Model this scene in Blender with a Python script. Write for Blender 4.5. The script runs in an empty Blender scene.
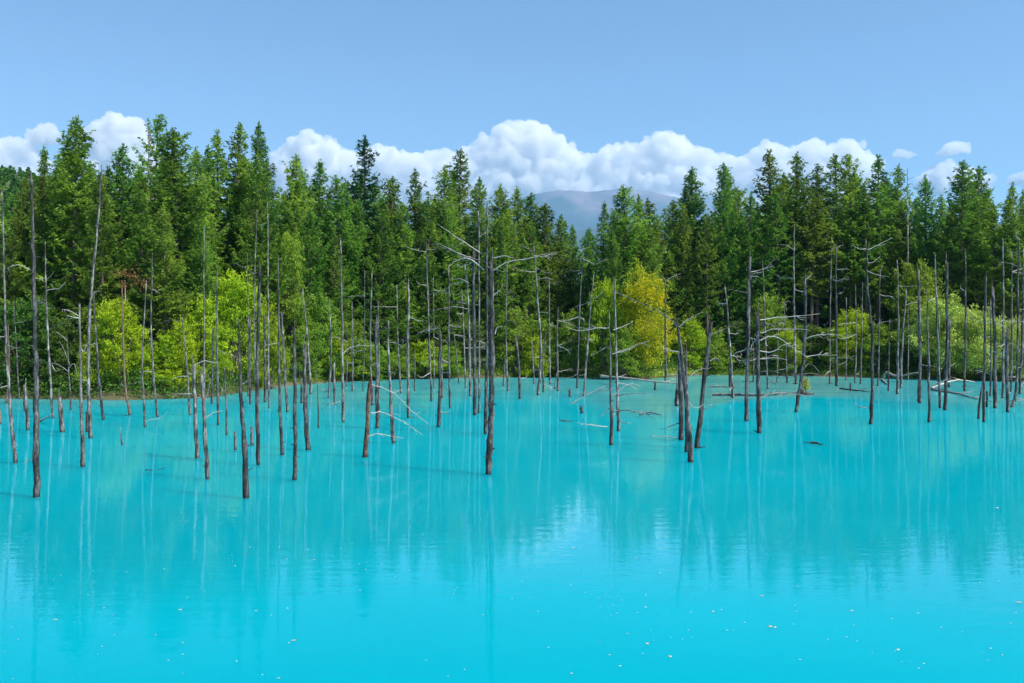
import bpy, math, random
import numpy as np
from mathutils import Vector

random.seed(7)
RNG = np.random.default_rng(11)
SC = bpy.context.scene
COL = SC.collection
F = 1000.0          # focal length in pixels of a 1024 wide frame
CAM_H = 4.5
HOR = 336.0

# ------------------------------------------------------------------ camera
cam_d = bpy.data.cameras.new('camera')
cam_d.lens = 36.0 * F / 1024.0
cam_d.sensor_width = 36.0
cam_d.shift_y = (HOR - 341.5) / 1024.0      # the horizon lies a little above the middle of the frame
cam_d.clip_start = 0.1
cam_d.clip_end = 60000
cam = bpy.data.objects.new('camera', cam_d)
cam.location = (0, 0, CAM_H)
cam.rotation_euler = (math.radians(90), 0, 0)
COL.objects.link(cam)
SC.camera = cam

# ------------------------------------------------------------------ light
SUN_EL, SUN_AZ = math.radians(50), math.radians(121)     # azimuth clockwise from the view direction
world = bpy.data.worlds.new('World')
SC.world = world
world.use_nodes = True
wn = world.node_tree
bg = wn.nodes['Background']
sky = wn.nodes.new('ShaderNodeTexSky')
sky.sky_type = 'NISHITA'
sky.sun_disc = False
sky.sun_elevation = SUN_EL
sky.sun_rotation = SUN_AZ
sky.altitude = 500
sky.air_density = 1.0
sky.dust_density = 0.3
sky.ozone_density = 2.0
wn.links.new(sky.outputs[0], bg.inputs['Color'])
bg.inputs['Strength'].default_value = 0.13
sd = bpy.data.lights.new('sun', 'SUN')
sd.energy = 5.0
sd.angle = math.radians(0.5)
sd.color = (1.0, 0.95, 0.87)
sun = bpy.data.objects.new('sun', sd)
S = Vector((math.sin(SUN_AZ) * math.cos(SUN_EL), math.cos(SUN_AZ) * math.cos(SUN_EL), math.sin(SUN_EL)))
sun.rotation_euler = S.to_track_quat('Z', 'Y').to_euler()
sun.location = (60, 0, 80)
COL.objects.link(sun)
SC.view_settings.view_transform = 'Standard'
SC.view_settings.look = 'None'
SC.view_settings.gamma = 1
SC.view_settings.exposure = 0.45
SC.render.engine = 'CYCLES'
SC.cycles.use_denoising = True
SC.cycles.max_bounces = 20
SC.cycles.transparent_max_bounces = 8
SC.cycles.diffuse_bounces = 4
SC.cycles.glossy_bounces = 4
SC.cycles.volume_bounces = 18
SC.cycles.use_adaptive_sampling = True
SC.cycles.adaptive_threshold = 0.01

# ------------------------------------------------------------------ helpers
def px(x, y, D):
    """a point seen at pixel x, y of the photograph, D metres away"""
    return Vector(((x - 512) / F * D, D, CAM_H + (HOR - y) / F * D))

def depth(yb):
    """distance of a point of the water surface seen at pixel row yb"""
    return CAM_H * F / (yb - HOR)

def tag(o, label=None, cat=None, group=None, kind=None):
    if label: o['label'] = label
    if cat: o['category'] = cat
    if group: o['group'] = group
    if kind: o['kind'] = kind
    return o

def link(name, data, mat=None, parent=None, smooth=False):
    if mat is not None and len(data.materials) == 0:
        data.materials.append(mat)
    if smooth:
        data.polygons.foreach_set('use_smooth', [True] * len(data.polygons))
    o = bpy.data.objects.new(name, data)
    COL.objects.link(o)
    if parent: o.parent = parent
    return o

def empty(name, loc, rz=0.0, sc=(1, 1, 1)):
    o = bpy.data.objects.new(name, None)
    o.empty_display_size = 0.3
    o.location = loc
    o.rotation_euler = (0, 0, rz)
    o.scale = sc
    COL.objects.link(o)
    return o

def pymesh(name, verts, faces):
    me = bpy.data.meshes.new(name)
    me.from_pydata([tuple(v) for v in verts], [], faces)
    me.update()
    return me

def quadmesh(name, V):
    """V: (n,4,3) loose quads"""
    n = len(V)
    me = bpy.data.meshes.new(name)
    me.vertices.add(n * 4)
    me.vertices.foreach_set('co', np.ascontiguousarray(V, dtype=np.float32).ravel())
    me.loops.add(n * 4)
    me.loops.foreach_set('vertex_index', np.arange(n * 4, dtype=np.int32))
    me.polygons.add(n)
    me.polygons.foreach_set('loop_start', np.arange(0, n * 4, 4, dtype=np.int32))
    me.update(calc_edges=True)
    me.validate()
    return me

class Tubes:
    def __init__(s): s.v, s.f = [], []
    def tube(s, pts, rad, sides=8, rough=0.0, seed=0, jag=0.0, cap=True):
        rs = random.Random(seed)
        n = len(pts)
        base = len(s.v)
        lobes = [rs.uniform(-1, 1) for _ in range(sides)]
        for i, (p, r) in enumerate(zip(pts, rad)):
            p = Vector(p)
            d = (Vector(pts[min(i + 1, n - 1)]) - Vector(pts[max(i - 1, 0)])).normalized()
            a = Vector((0, 1, 0)) if abs(d.y) < 0.9 else Vector((1, 0, 0))
            u = d.cross(a).normalized(); w = d.cross(u)
            for k in range(sides):
                t = 2 * math.pi * k / sides
                rr = r * (1 + rough * (0.5 * lobes[k] + rs.uniform(-.5, .5)))
                q = p + (u * math.cos(t) + w * math.sin(t)) * rr
                if jag and i == n - 1:
                    q = q + d * rs.uniform(-jag, jag)
                s.v.append(q)
        for i in range(n - 1):
            for k in range(sides):
                a0 = base + i * sides + k; a1 = base + i * sides + (k + 1) % sides
                s.f.append((a0, a1, a1 + sides, a0 + sides))
        if cap:
            t = base + (n - 1) * sides
            s.v.append(sum((s.v[t + k] for k in range(sides)), Vector()) / sides)
            c = len(s.v) - 1
            for k in range(sides):
                s.f.append((t + k, t + (k + 1) % sides, c))
    def mesh(s, name):
        return pymesh(name, s.v, s.f)

def resample(pts, n):
    """smooth polyline (Catmull-Rom) through pts"""
    P = [Vector(p) for p in pts]
    P = [P[0] * 2 - P[1]] + P + [P[-1] * 2 - P[-2]]
    out = []
    m = len(P) - 3
    for i in range(n):
        u = i / (n - 1) * m
        k = min(int(u), m - 1); t = u - k
        a, b, c, d = P[k:k + 4]
        out.append(0.5 * ((2 * b) + (c - a) * t + (2 * a - 5 * b + 4 * c - d) * t * t + (3 * b - a - 3 * c + d) * t ** 3))
    return out

# ------------------------------------------------------------------ materials
def material(name):
    m = bpy.data.materials.new(name)
    m.use_nodes = True
    nt = m.node_tree
    return m, nt, nt.nodes['Principled BSDF'], nt.nodes['Material Output']

def ramp(nt, stops):
    r = nt.nodes.new('ShaderNodeValToRGB')
    e = r.color_ramp.elements
    while len(e) > 1: e.remove(e[-1])
    e[0].position, e[0].color = stops[0][0], (*stops[0][1], 1)
    for p, c in stops[1:]:
        x = e.new(p); x.color = (*c, 1)
    return r

def noise(nt, scale, detail=4, rough=0.6, vec=None):
    n = nt.nodes.new('ShaderNodeTexNoise')
    n.inputs['Scale'].default_value = scale
    n.inputs['Detail'].default_value = detail
    n.inputs['Roughness'].default_value = rough
    if vec is not None: nt.links.new(vec, n.inputs['Vector'])
    return n

def coords(nt, scale=(1, 1, 1), out='Object'):
    tc = nt.nodes.new('ShaderNodeTexCoord')
    mp = nt.nodes.new('ShaderNodeMapping')
    mp.inputs['Scale'].default_value = scale
    nt.links.new(tc.outputs[out], mp.inputs['Vector'])
    return mp.outputs['Vector']

def leaf_material(name, stops, var=0.25, trans=0.35, scale=0.35, hue=0.03):
    m, nt, p, out = material(name)
    v = coords(nt)
    n = noise(nt, scale, 3, 0.7, v)
    n2 = noise(nt, 9.0, 1, 0.5, v)
    mixf = nt.nodes.new('ShaderNodeMath'); mixf.operation = 'ADD'
    sc2 = nt.nodes.new('ShaderNodeMath'); sc2.operation = 'MULTIPLY_ADD'
    sc2.inputs[1].default_value = 0.5; sc2.inputs[2].default_value = -0.25
    nt.links.new(n2.outputs['Fac'], sc2.inputs[0])
    nt.links.new(n.outputs['Fac'], mixf.inputs[0]); nt.links.new(sc2.outputs[0], mixf.inputs[1])
    r = ramp(nt, stops); nt.links.new(mixf.outputs[0], r.inputs['Fac'])
    oi = nt.nodes.new('ShaderNodeObjectInfo')
    hs = nt.nodes.new('ShaderNodeHueSaturation')
    mv = nt.nodes.new('ShaderNodeMapRange')
    mv.inputs['To Min'].default_value = 1 - var; mv.inputs['To Max'].default_value = 1 + var
    nt.links.new(oi.outputs['Random'], mv.inputs['Value'])
    nt.links.new(mv.outputs['Result'], hs.inputs['Value'])
    mh = nt.nodes.new('ShaderNodeMath'); mh.operation = 'MULTIPLY'; mh.inputs[1].default_value = 7.31
    fr = nt.nodes.new('ShaderNodeMath'); fr.operation = 'FRACT'
    nt.links.new(oi.outputs['Random'], mh.inputs[0]); nt.links.new(mh.outputs[0], fr.inputs[0])
    mr = nt.nodes.new('ShaderNodeMapRange')
    mr.inputs['To Min'].default_value = 0.5 - hue; mr.inputs['To Max'].default_value = 0.5 + hue
    nt.links.new(fr.outputs[0], mr.inputs['Value']); nt.links.new(mr.outputs['Result'], hs.inputs['Hue'])
    nt.links.new(r.outputs['Color'], hs.inputs['Color'])
    nt.links.new(hs.outputs['Color'], p.inputs['Base Color'])
    p.inputs['Roughness'].default_value = 0.6
    p.inputs['Specular IOR Level'].default_value = 0.25
    tr = nt.nodes.new('ShaderNodeBsdfTranslucent')
    nt.links.new(hs.outputs['Color'], tr.inputs['Color'])
    mx = nt.nodes.new('ShaderNodeMixShader'); mx.inputs[0].default_value = trans
    nt.links.new(p.outputs[0], mx.inputs[1]); nt.links.new(tr.outputs[0], mx.inputs[2])
    nt.links.new(mx.outputs[0], out.inputs['Surface'])
    return m

def wood_material(name, stops, zs=0.6, bump=0.5):
    m, nt, p, out = material(name)
    v = coords(nt, (9, 9, zs))
    n = noise(nt, 2.2, 8, 0.7, v)
    v2 = coords(nt, (2, 2, 0.8))
    n2 = noise(nt, 1.9, 6, 0.75, v2)
    ad = nt.nodes.new('ShaderNodeMath'); ad.operation = 'MULTIPLY_ADD'; ad.inputs[1].default_value = 0.38
    hf = nt.nodes.new('ShaderNodeMath'); hf.operation = 'MULTIPLY'; hf.inputs[1].default_value = 0.62
    nt.links.new(n2.outputs['Fac'], hf.inputs[0])
    nt.links.new(n.outputs['Fac'], ad.inputs[0]); nt.links.new(hf.outputs[0], ad.inputs[2])
    r = ramp(nt, stops); nt.links.new(ad.outputs[0], r.inputs['Fac'])
    oi = nt.nodes.new('ShaderNodeObjectInfo')
    mv = nt.nodes.new('ShaderNodeMapRange')
    mv.inputs['To Min'].default_value = 0.75; mv.inputs['To Max'].default_value = 1.2
    nt.links.new(oi.outputs['Random'], mv.inputs['Value'])
    hs = nt.nodes.new('ShaderNodeHueSaturation')
    nt.links.new(mv.outputs['Result'], hs.inputs['Value']); nt.links.new(r.outputs['Color'], hs.inputs['Color'])
    # the wet, dark ring where the water laps the wood (world height)
    g = nt.nodes.new('ShaderNodeNewGeometry'); sp = nt.nodes.new('ShaderNodeSeparateXYZ')
    nt.links.new(g.outputs['Position'], sp.inputs[0])
    wr = nt.nodes.new('ShaderNodeMapRange')
    wr.inputs['From Min'].default_value = 0.05; wr.inputs['From Max'].default_value = 0.22
    wr.inputs['To Min'].default_value = 0.25; wr.inputs['To Max'].default_value = 1.0
    nt.links.new(sp.outputs['Z'], wr.inputs['Value'])
    ml = nt.nodes.new('ShaderNodeMix'); ml.data_type = 'RGBA'; ml.blend_type = 'MULTIPLY'
    ml.inputs[0].default_value = 1.0
    nt.links.new(hs.outputs['Color'], ml.inputs[6]); nt.links.new(wr.outputs['Result'], ml.inputs[7])
    nt.links.new(ml.outputs[2], p.inputs['Base Color'])
    p.inputs['Roughness'].default_value = 0.8
    p.inputs['Specular IOR Level'].default_value = 0.3
    b = nt.nodes.new('ShaderNodeBump'); b.inputs['Strength'].default_value = bump; b.inputs['Distance'].default_value = 0.03
    nt.links.new(n.outputs['Fac'], b.inputs['Height']); nt.links.new(b.outputs[0], p.inputs['Normal'])
    return m

M = {}
M['larch'] = leaf_material('larch_needles', [(0.3, (.045, .12, .016)), (0.48, (.145, .29, .030)), (0.66, (.34, .52, .055))], 0.28, 0.48, 0.30, .022)
M['fir'] = leaf_material('dark_needles', [(0.3, (.02, .06, .018)), (0.55, (.045, .115, .028)), (0.75, (.085, .18, .04))], 0.2, 0.35, 0.3)
M['lime'] = leaf_material('lime_leaves', [(0.3, (.14, .26, .008)), (0.52, (.36, .50, .012)), (0.75, (.60, .72, .03))], 0.12, 0.45, 0.6, 0.01)
M['yellow'] = leaf_material('yellow_leaves', [(0.32, (.17, .30, .008)), (0.47, (.46, .52, .012)), (0.64, (.85, .72, .02))], 0.1, 0.45, 0.5, 0.01)
M['birch'] = leaf_material('birch_leaves', [(0.3, (.09, .20, .015)), (0.52, (.23, .38, .03)), (0.75, (.44, .56, .07))], 0.12, 0.45, 0.6, 0.015)
M['willow'] = leaf_material('willow_leaves', [(0.3, (.20, .30, .035)), (0.50, (.46, .58, .09)), (0.70, (.78, .85, .24))], 0.12, 0.4, 0.8, 0.01)
M['green'] = leaf_material('green_leaves', [(0.3, (.04, .10, .014)), (0.52, (.09, .19, .022)), (0.75, (.18, .30, .04))], 0.15, 0.4, 0.6, 0.02)
M['rust'] = leaf_material('rust_needles', [(0.3, (.16, .07, .03)), (0.6, (.30, .14, .06)), (0.75, (.42, .22, .10))], 0.1, 0.3, 0.8, 0.01)
M['silver'] = wood_material('silvery_dead_wood', [(0.40, (.015, .014, .013)), (0.48, (.08, .074, .07)), (0.55, (.25, .24, .225)), (0.64, (.58, .56, .53))])
M['dark'] = wood_material('dark_dead_wood', [(0.40, (.010, .010, .010)), (0.49, (.05, .048, .046)), (0.56, (.17, .165, .16)), (0.66, (.46, .45, .43))], 0.8, 0.8)
M['bark'] = wood_material('brown_barked_wood', [(0.36, (.012, .008, .006)), (0.48, (.08, .045, .028)), (0.56, (.24, .15, .10)), (0.70, (.50, .44, .38))], 1.2, 1.0)
M['red'] = wood_material('reddish_dead_wood', [(0.34, (.06, .035, .025)), (0.48, (.20, .12, .085)), (0.60, (.36, .25, .19)), (0.75, (.50, .44, .38))], 0.8, 0.6)
M['twig'] = wood_material('bleached_branch_wood', [(0.32, (.16, .14, .12)), (0.5, (.42, .39, .35)), (0.7, (.68, .65, .60))], 2.0, 0.3)
M['trunk'] = wood_material('larch_bark', [(0.32, (.04, .03, .025)), (0.5, (.14, .105, .085)), (0.7, (.30, .25, .21))], 1.0, 0.6)

# ground
m, nt, p, out = material('bank_soil')
v = coords(nt)
n = noise(nt, 0.5, 8, 0.7, v)
r = ramp(nt, [(0.3, (.035, .04, .014)), (0.5, (.09, .085, .035)), (0.7, (.17, .14, .08))])
nt.links.new(n.outputs['Fac'], r.inputs['Fac'])
nt.links.new(r.outputs['Color'], p.inputs['Base Color'])
p.inputs['Roughness'].default_value = 0.9
M['soil'] = m
m, nt, p, out = material('scrubby_hillside')
n = noise(nt, 0.12, 8, 0.7, coords(nt))
r = ramp(nt, [(0.3, (.02, .05, .012)), (0.5, (.05, .10, .02)), (0.7, (.11, .17, .035))])
nt.links.new(n.outputs['Fac'], r.inputs['Fac'])
nt.links.new(r.outputs['Color'], p.inputs['Base Color'])
p.inputs['Roughness'].default_value = 1.0
M['hillside'] = m
# mountain
m, nt, p, out = material('mountain_slope')
v = coords(nt)
n = noise(nt, 0.0025, 8, 0.65, v)
g = nt.nodes.new('ShaderNodeNewGeometry'); sp = nt.nodes.new('ShaderNodeSeparateXYZ')
nt.links.new(g.outputs['Position'], sp.inputs[0])
zr = nt.nodes.new('ShaderNodeMapRange')
zr.inputs['From Min'].default_value = 600; zr.inputs['From Max'].default_value = 1800
zr.inputs['To Min'].default_value = -0.25; zr.inputs['To Max'].default_value = 0.35
nt.links.new(sp.outputs['Z'], zr.inputs['Value'])
ad = nt.nodes.new('ShaderNodeMath'); ad.operation = 'ADD'
nt.links.new(zr.outputs[0], ad.inputs[0]); nt.links.new(n.outputs['Fac'], ad.inputs[1])
r = ramp(nt, [(0.35, (.08, .115, .12)), (0.6, (.12, .15, .165)), (0.8, (.21, .20, .22)), (0.95, (.30, .26, .27))])
nt.links.new(ad.outputs[0], r.inputs['Fac'])
nt.links.new(r.outputs['Color'], p.inputs['Base Color'])
p.inputs['Roughness'].default_value = 1.0
M['mountain'] = m
# cloud
m, nt, p, out = material('cloud_vapour')
nt.nodes.remove(p)
vs = nt.nodes.new('ShaderNodeVolumeScatter')
vs.inputs['Color'].default_value = (1, 1, 1, 1); vs.inputs['Density'].default_value = 0.0075; vs.inputs['Anisotropy'].default_value = 0.0
nt.links.new(vs.outputs[0], out.inputs['Volume'])
M['cloud'] = m
# water: milky turquoise body with a rippled reflecting surface; 'shallow' tells where the bed shows through
m, nt, p, out = material('turquoise_water')
at = nt.nodes.new('ShaderNodeAttribute'); at.attribute_name = 'shallow'
v = coords(nt, (0.05, 0.09, 1))
n = noise(nt, 1.0, 4, 0.6, v)
deep = ramp(nt, [(0.3, (.0, .225, .28)), (0.7, (.0, .26, .325))])
nt.links.new(n.outputs['Fac'], deep.inputs['Fac'])
v2 = coords(nt, (0.12, 0.25, 1))
n2 = noise(nt, 1.0, 6, 0.7, v2)
shal = ramp(nt, [(0.3, (.03, .11, .08)), (0.5, (.065, .17, .13)), (0.7, (.13, .22, .15))])
nt.links.new(n2.outputs['Fac'], shal.inputs['Fac'])
mc = nt.nodes.new('ShaderNodeMix'); mc.data_type = 'RGBA'
nt.links.new(at.outputs['Fac'], mc.inputs[0])
nt.links.new(deep.outputs['Color'], mc.inputs[6]); nt.links.new(shal.outputs['Color'], mc.inputs[7])
# ripples
wv = coords(nt, (1.0, 2.6, 1))
r1 = noise(nt, 1.1, 3, 0.55, wv)
wv2 = coords(nt, (0.5, 1.6, 1))
r2 = noise(nt, 7.0, 2, 0.5, wv2)
patch = noise(nt, 0.07, 2, 0.5, coords(nt))
pr = nt.nodes.new('ShaderNodeMapRange')
pr.inputs['From Min'].default_value = 0.42; pr.inputs['From Max'].default_value = 0.62
pr.inputs['To Min'].default_value = 0.15; pr.inputs['To Max'].default_value = 1.0
nt.links.new(patch.outputs['Fac'], pr.inputs['Value'])
mm = nt.nodes.new('ShaderNodeMath'); mm.operation = 'MULTIPLY'
nt.links.new(r2.outputs['Fac'], mm.inputs[0]); nt.links.new(pr.outputs[0], mm.inputs[1])
ms = nt.nodes.new('ShaderNodeMath'); ms.operation = 'MULTIPLY'; ms.inputs[1].default_value = 0.25
nt.links.new(mm.outputs[0], ms.inputs[0])
sm = nt.nodes.new('ShaderNodeMath'); sm.operation = 'ADD'
nt.links.new(r1.outputs['Fac'], sm.inputs[0]); nt.links.new(ms.outputs[0], sm.inputs[1])
bp = nt.nodes.new('ShaderNodeBump'); bp.inputs['Strength'].default_value = 1.0; bp.inputs['Distance'].default_value = 0.0042
nt.links.new(sm.outputs[0], bp.inputs['Height'])
nt.links.new(mc.outputs[2], p.inputs['Base Color'])
p.inputs['Roughness'].default_value = 1.0
p.inputs['Specular IOR Level'].default_value = 0.0
p.inputs['Subsurface Weight'].default_value = 1.0
p.inputs['Subsurface Radius'].default_value = (0.3, 1.0, 1.0)
p.inputs['Subsurface Scale'].default_value = 5.0
gl = nt.nodes.new('ShaderNodeBsdfGlossy'); gl.inputs['Roughness'].default_value = 0.012
gl.inputs['Color'].default_value = (.72, .94, 1, 1)
nt.links.new(bp.outputs[0], gl.inputs['Normal'])
fr = nt.nodes.new('ShaderNodeFresnel'); fr.inputs['IOR'].default_value = 1.33
nt.links.new(bp.outputs[0], fr.inputs['Normal'])
fm = ramp(nt, [(0, (0, 0, 0)), (.15, (.03, .03, .03)), (.22, (.11, .11, .11)), (.25, (.22, .22, .22)), (.30, (.34, .34, .34)), (.45, (.38, .38, .38)), (.7, (.46, .46, .46)), (1, (.52, .52, .52))])
nt.links.new(fr.outputs[0], fm.inputs['Fac'])
mx = nt.nodes.new('ShaderNodeMixShader')
nt.links.new(fm.outputs[0], mx.inputs[0]); nt.links.new(p.outputs[0], mx.inputs[1]); nt.links.new(gl.outputs[0], mx.inputs[2])
nt.links.new(mx.outputs[0], out.inputs['Surface'])
M['water'] = m

# ------------------------------------------------------------------ pond outline
SHX = np.array([0, 60, 150, 215, 245, 290, 350, 430, 560, 640, 700, 780, 850, 950, 1024], float)
SHD = np.array([72, 71, 71, 73, 80, 92, 100, 106, 110, 103, 115, 114, 110, 104, 99], float)
# boundary between deep and shallow water, pixel rows
DPX = np.array([0, 60, 110, 150, 250, 330, 430, 500, 570, 615, 660, 700, 740, 800, 850, 900, 960, 1024], float)
DPY = np.array([411, 411, 404, 400, 402, 408, 404, 396, 397, 412, 418, 408, 400, 399, 398, 402, 405, 408], float)
TH = np.concatenate([[-math.pi, -2.2, -1.5, -1.1, -0.8], np.arctan((SHX - 512) / F), [0.8, 1.1, 1.5, 2.2, math.pi]])
RR = np.concatenate([[4, 5, 14, 30, 58], SHD / np.cos(np.arctan((SHX - 512) / F)), [80, 40, 16, 5, 4]])
def shore_r(x, y):
    th = np.arctan2(x, y)
    return np.interp(th, TH, RR) + 0.7 * np.sin(th * 37) + 0.4 * np.sin(th * 91 + 1)
def vnoise(x, y, s, seed=0):
    return (np.sin(x / s * 1.3 + seed) * np.cos(y / s * 1.7 - seed * 2) + 0.5 * np.sin(x / s * 2.9 + y / s * 2.1 + seed * 3)
            + 0.3 * np.cos(x / s * 5.3 - y / s * 4.7 + seed)) / 1.8
def ground_z(x, y):
    x = np.asarray(x, float); y = np.asarray(y, float)
    r = np.hypot(x, y); d = r - shore_r(x, y)
    outz = 0.9 * (1 - np.exp(-np.maximum(d, 0) / 3.0)) + 0.15 * vnoise(x, y, 6, 1) * np.clip(d / 4, 0, 1) + np.clip(d - 10, 0, 400) * 0.012
    inz = -1.6 * (1 - np.exp(np.minimum(d, 0) / 3.0))
    z = np.where(d > 0, outz, inz)
    near = np.clip((12 - r) / 8, 0, 1) * (np.cos(np.arctan2(x, y)) < 0.1)
    return z + near * 1.4
def axis(lo, hi, step, far_lo, far_hi):
    a = list(np.arange(lo, hi + step, step)); s = step
    while a[-1] < far_hi: s *= 1.35; a.append(min(a[-1] + s, far_hi))
    s = step
    while a[0] > far_lo: s *= 1.35; a.insert(0, max(a[0] - s, far_lo))
    return np.array(a)
def sheet(name, xs, ys, zf):
    X, Y = np.meshgrid(xs, ys); Z = zf(X, Y)
    V = np.stack([X, Y, Z], -1).reshape(-1, 3); nx = len(xs)
    f = [(j * nx + i, j * nx + i + 1, (j + 1) * nx + i + 1, (j + 1) * nx + i) for j in range(len(ys) - 1) for i in range(nx - 1)]
    return pymesh(name, V, f), X.ravel(), Y.ravel()
me, _, _ = sheet('ground', axis(-120, 120, 1.5, -8800, 8800), axis(-20, 150, 1.5, -450, 12800), ground_z)
tag(link('ground', me, M['soil'], smooth=True), kind='structure')
me, X, Y = sheet('pond_water', np.arange(-110, 110.1, 1.0), np.arange(-14, 122.1, 1.0), lambda x, y: 0 * x)
xp = np.interp(X / np.maximum(Y, 0.5) * F + 512, DPX, depth(DPY))
wob = vnoise(X, Y, 7, 4) * 3
hard = np.interp(X / np.maximum(Y, 0.5) * F + 512, [560, 690, 720, 840, 880], [0, .6, 1, 1, 0])
sh = np.clip(0.5 + (Y - xp + wob) / (22 - 16 * hard), 0, 1) * (Y > 20)
sh = sh * sh * (3 - 2 * sh)
a = me.attributes.new('shallow', 'FLOAT', 'POINT'); a.data.foreach_set('value', (sh * (0.4 + 0.25 * hard)).astype(np.float32))
tag(link('pond_water', me, M['water'], smooth=True), kind='structure')

# ------------------------------------------------------------------ mountain and hill
def ridge_mesh(name, pts, D, depth_m, seed, res):
    """pts: (pixel x, pixel y) of the skyline; the slope runs from D - depth_m up to D and down again behind"""
    xs = np.array([p[0] for p in pts], float); ys = np.array([p[1] for p in pts], float)
    u = np.linspace(xs[0], xs[-1], res); tz = CAM_H + (HOR - np.interp(u, xs, ys)) / F * D
    rows = np.linspace(-1, 1, 61); V = []
    for t in rows:
        x = (u - 512) / F * D
        y = D + t * depth_m + 0 * u
        prof = np.exp(-(abs(t) * 1.7) ** 1.5) - 0.06 * t * t
        gul = 1 + 0.10 * abs(t) * (vnoise(x, y, depth_m * 0.12, seed) + 0.6 * vnoise(x, y, depth_m * 0.05, seed + 2))
        z = tz * prof * gul + tz * 0.006 * vnoise(x, y, depth_m * 0.03, seed + 5)
        V.append(np.stack([x, y, z], -1))
    V = np.array(V).reshape(-1, 3)
    f = [(j * res + i, j * res + i + 1, (j + 1) * res + i + 1, (j + 1) * res + i) for j in range(60) for i in range(res - 1)]
    return pymesh(name, V, f)
me = ridge_mesh('mountain', [(-300, 330), (100, 290), (350, 240), (480, 212), (535, 194), (560, 190), (590, 192), (625, 188), (650, 192), (680, 198), (760, 225), (900, 265), (1200, 320)], 10800, 1900, 3, 320)
tag(link('mountain', me, M['mountain'], smooth=True), kind='structure')
me = ridge_mesh('foothill', [(-200, 325), (300, 270), (480, 245), (560, 233), (620, 226), (700, 232), (850, 262), (1200, 310)], 6500, 900, 8, 320)
tag(link('foothill', me, M['mountain'], smooth=True), kind='structure')
HILL = [(-420, 215), (-250, 180), (-100, 168), (0, 172), (30, 176), (70, 190), (140, 225), (240, 275), (330, 318)]
me = ridge_mesh('wooded_hill', HILL, 430, 150, 5, 200)
tag(link('wooded_hill', me, M['hillside'], smooth=True), kind='structure')

# ------------------------------------------------------------------ foliage generators
def leaf_quads(P, size_l, size_w, rng, flat=0.0, dirs=None):
    """loose kite shaped leaves at the points P"""
    n = len(P)
    a = rng.normal(size=(n, 3)) if dirs is None else dirs + rng.normal(size=(n, 3)) * 0.45
    a[:, 2] *= (1 - 0.5 * flat)
    a /= np.linalg.norm(a, axis=1, keepdims=True) + 1e-9
    b = rng.normal(size=(n, 3)); b[:, 2] *= (1 - flat)
    b = np.cross(a, np.cross(a, b)); b /= np.linalg.norm(b, axis=1, keepdims=True) + 1e-9
    L = size_l * rng.uniform(0.6, 1.3, (n, 1)); W = size_w * rng.uniform(0.6, 1.3, (n, 1))
    return np.stack([P - a * L * .5, P - b * W * .5 + a * L * .05, P + a * L * .5, P + b * W * .5 + a * L * .05], 1)

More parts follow.
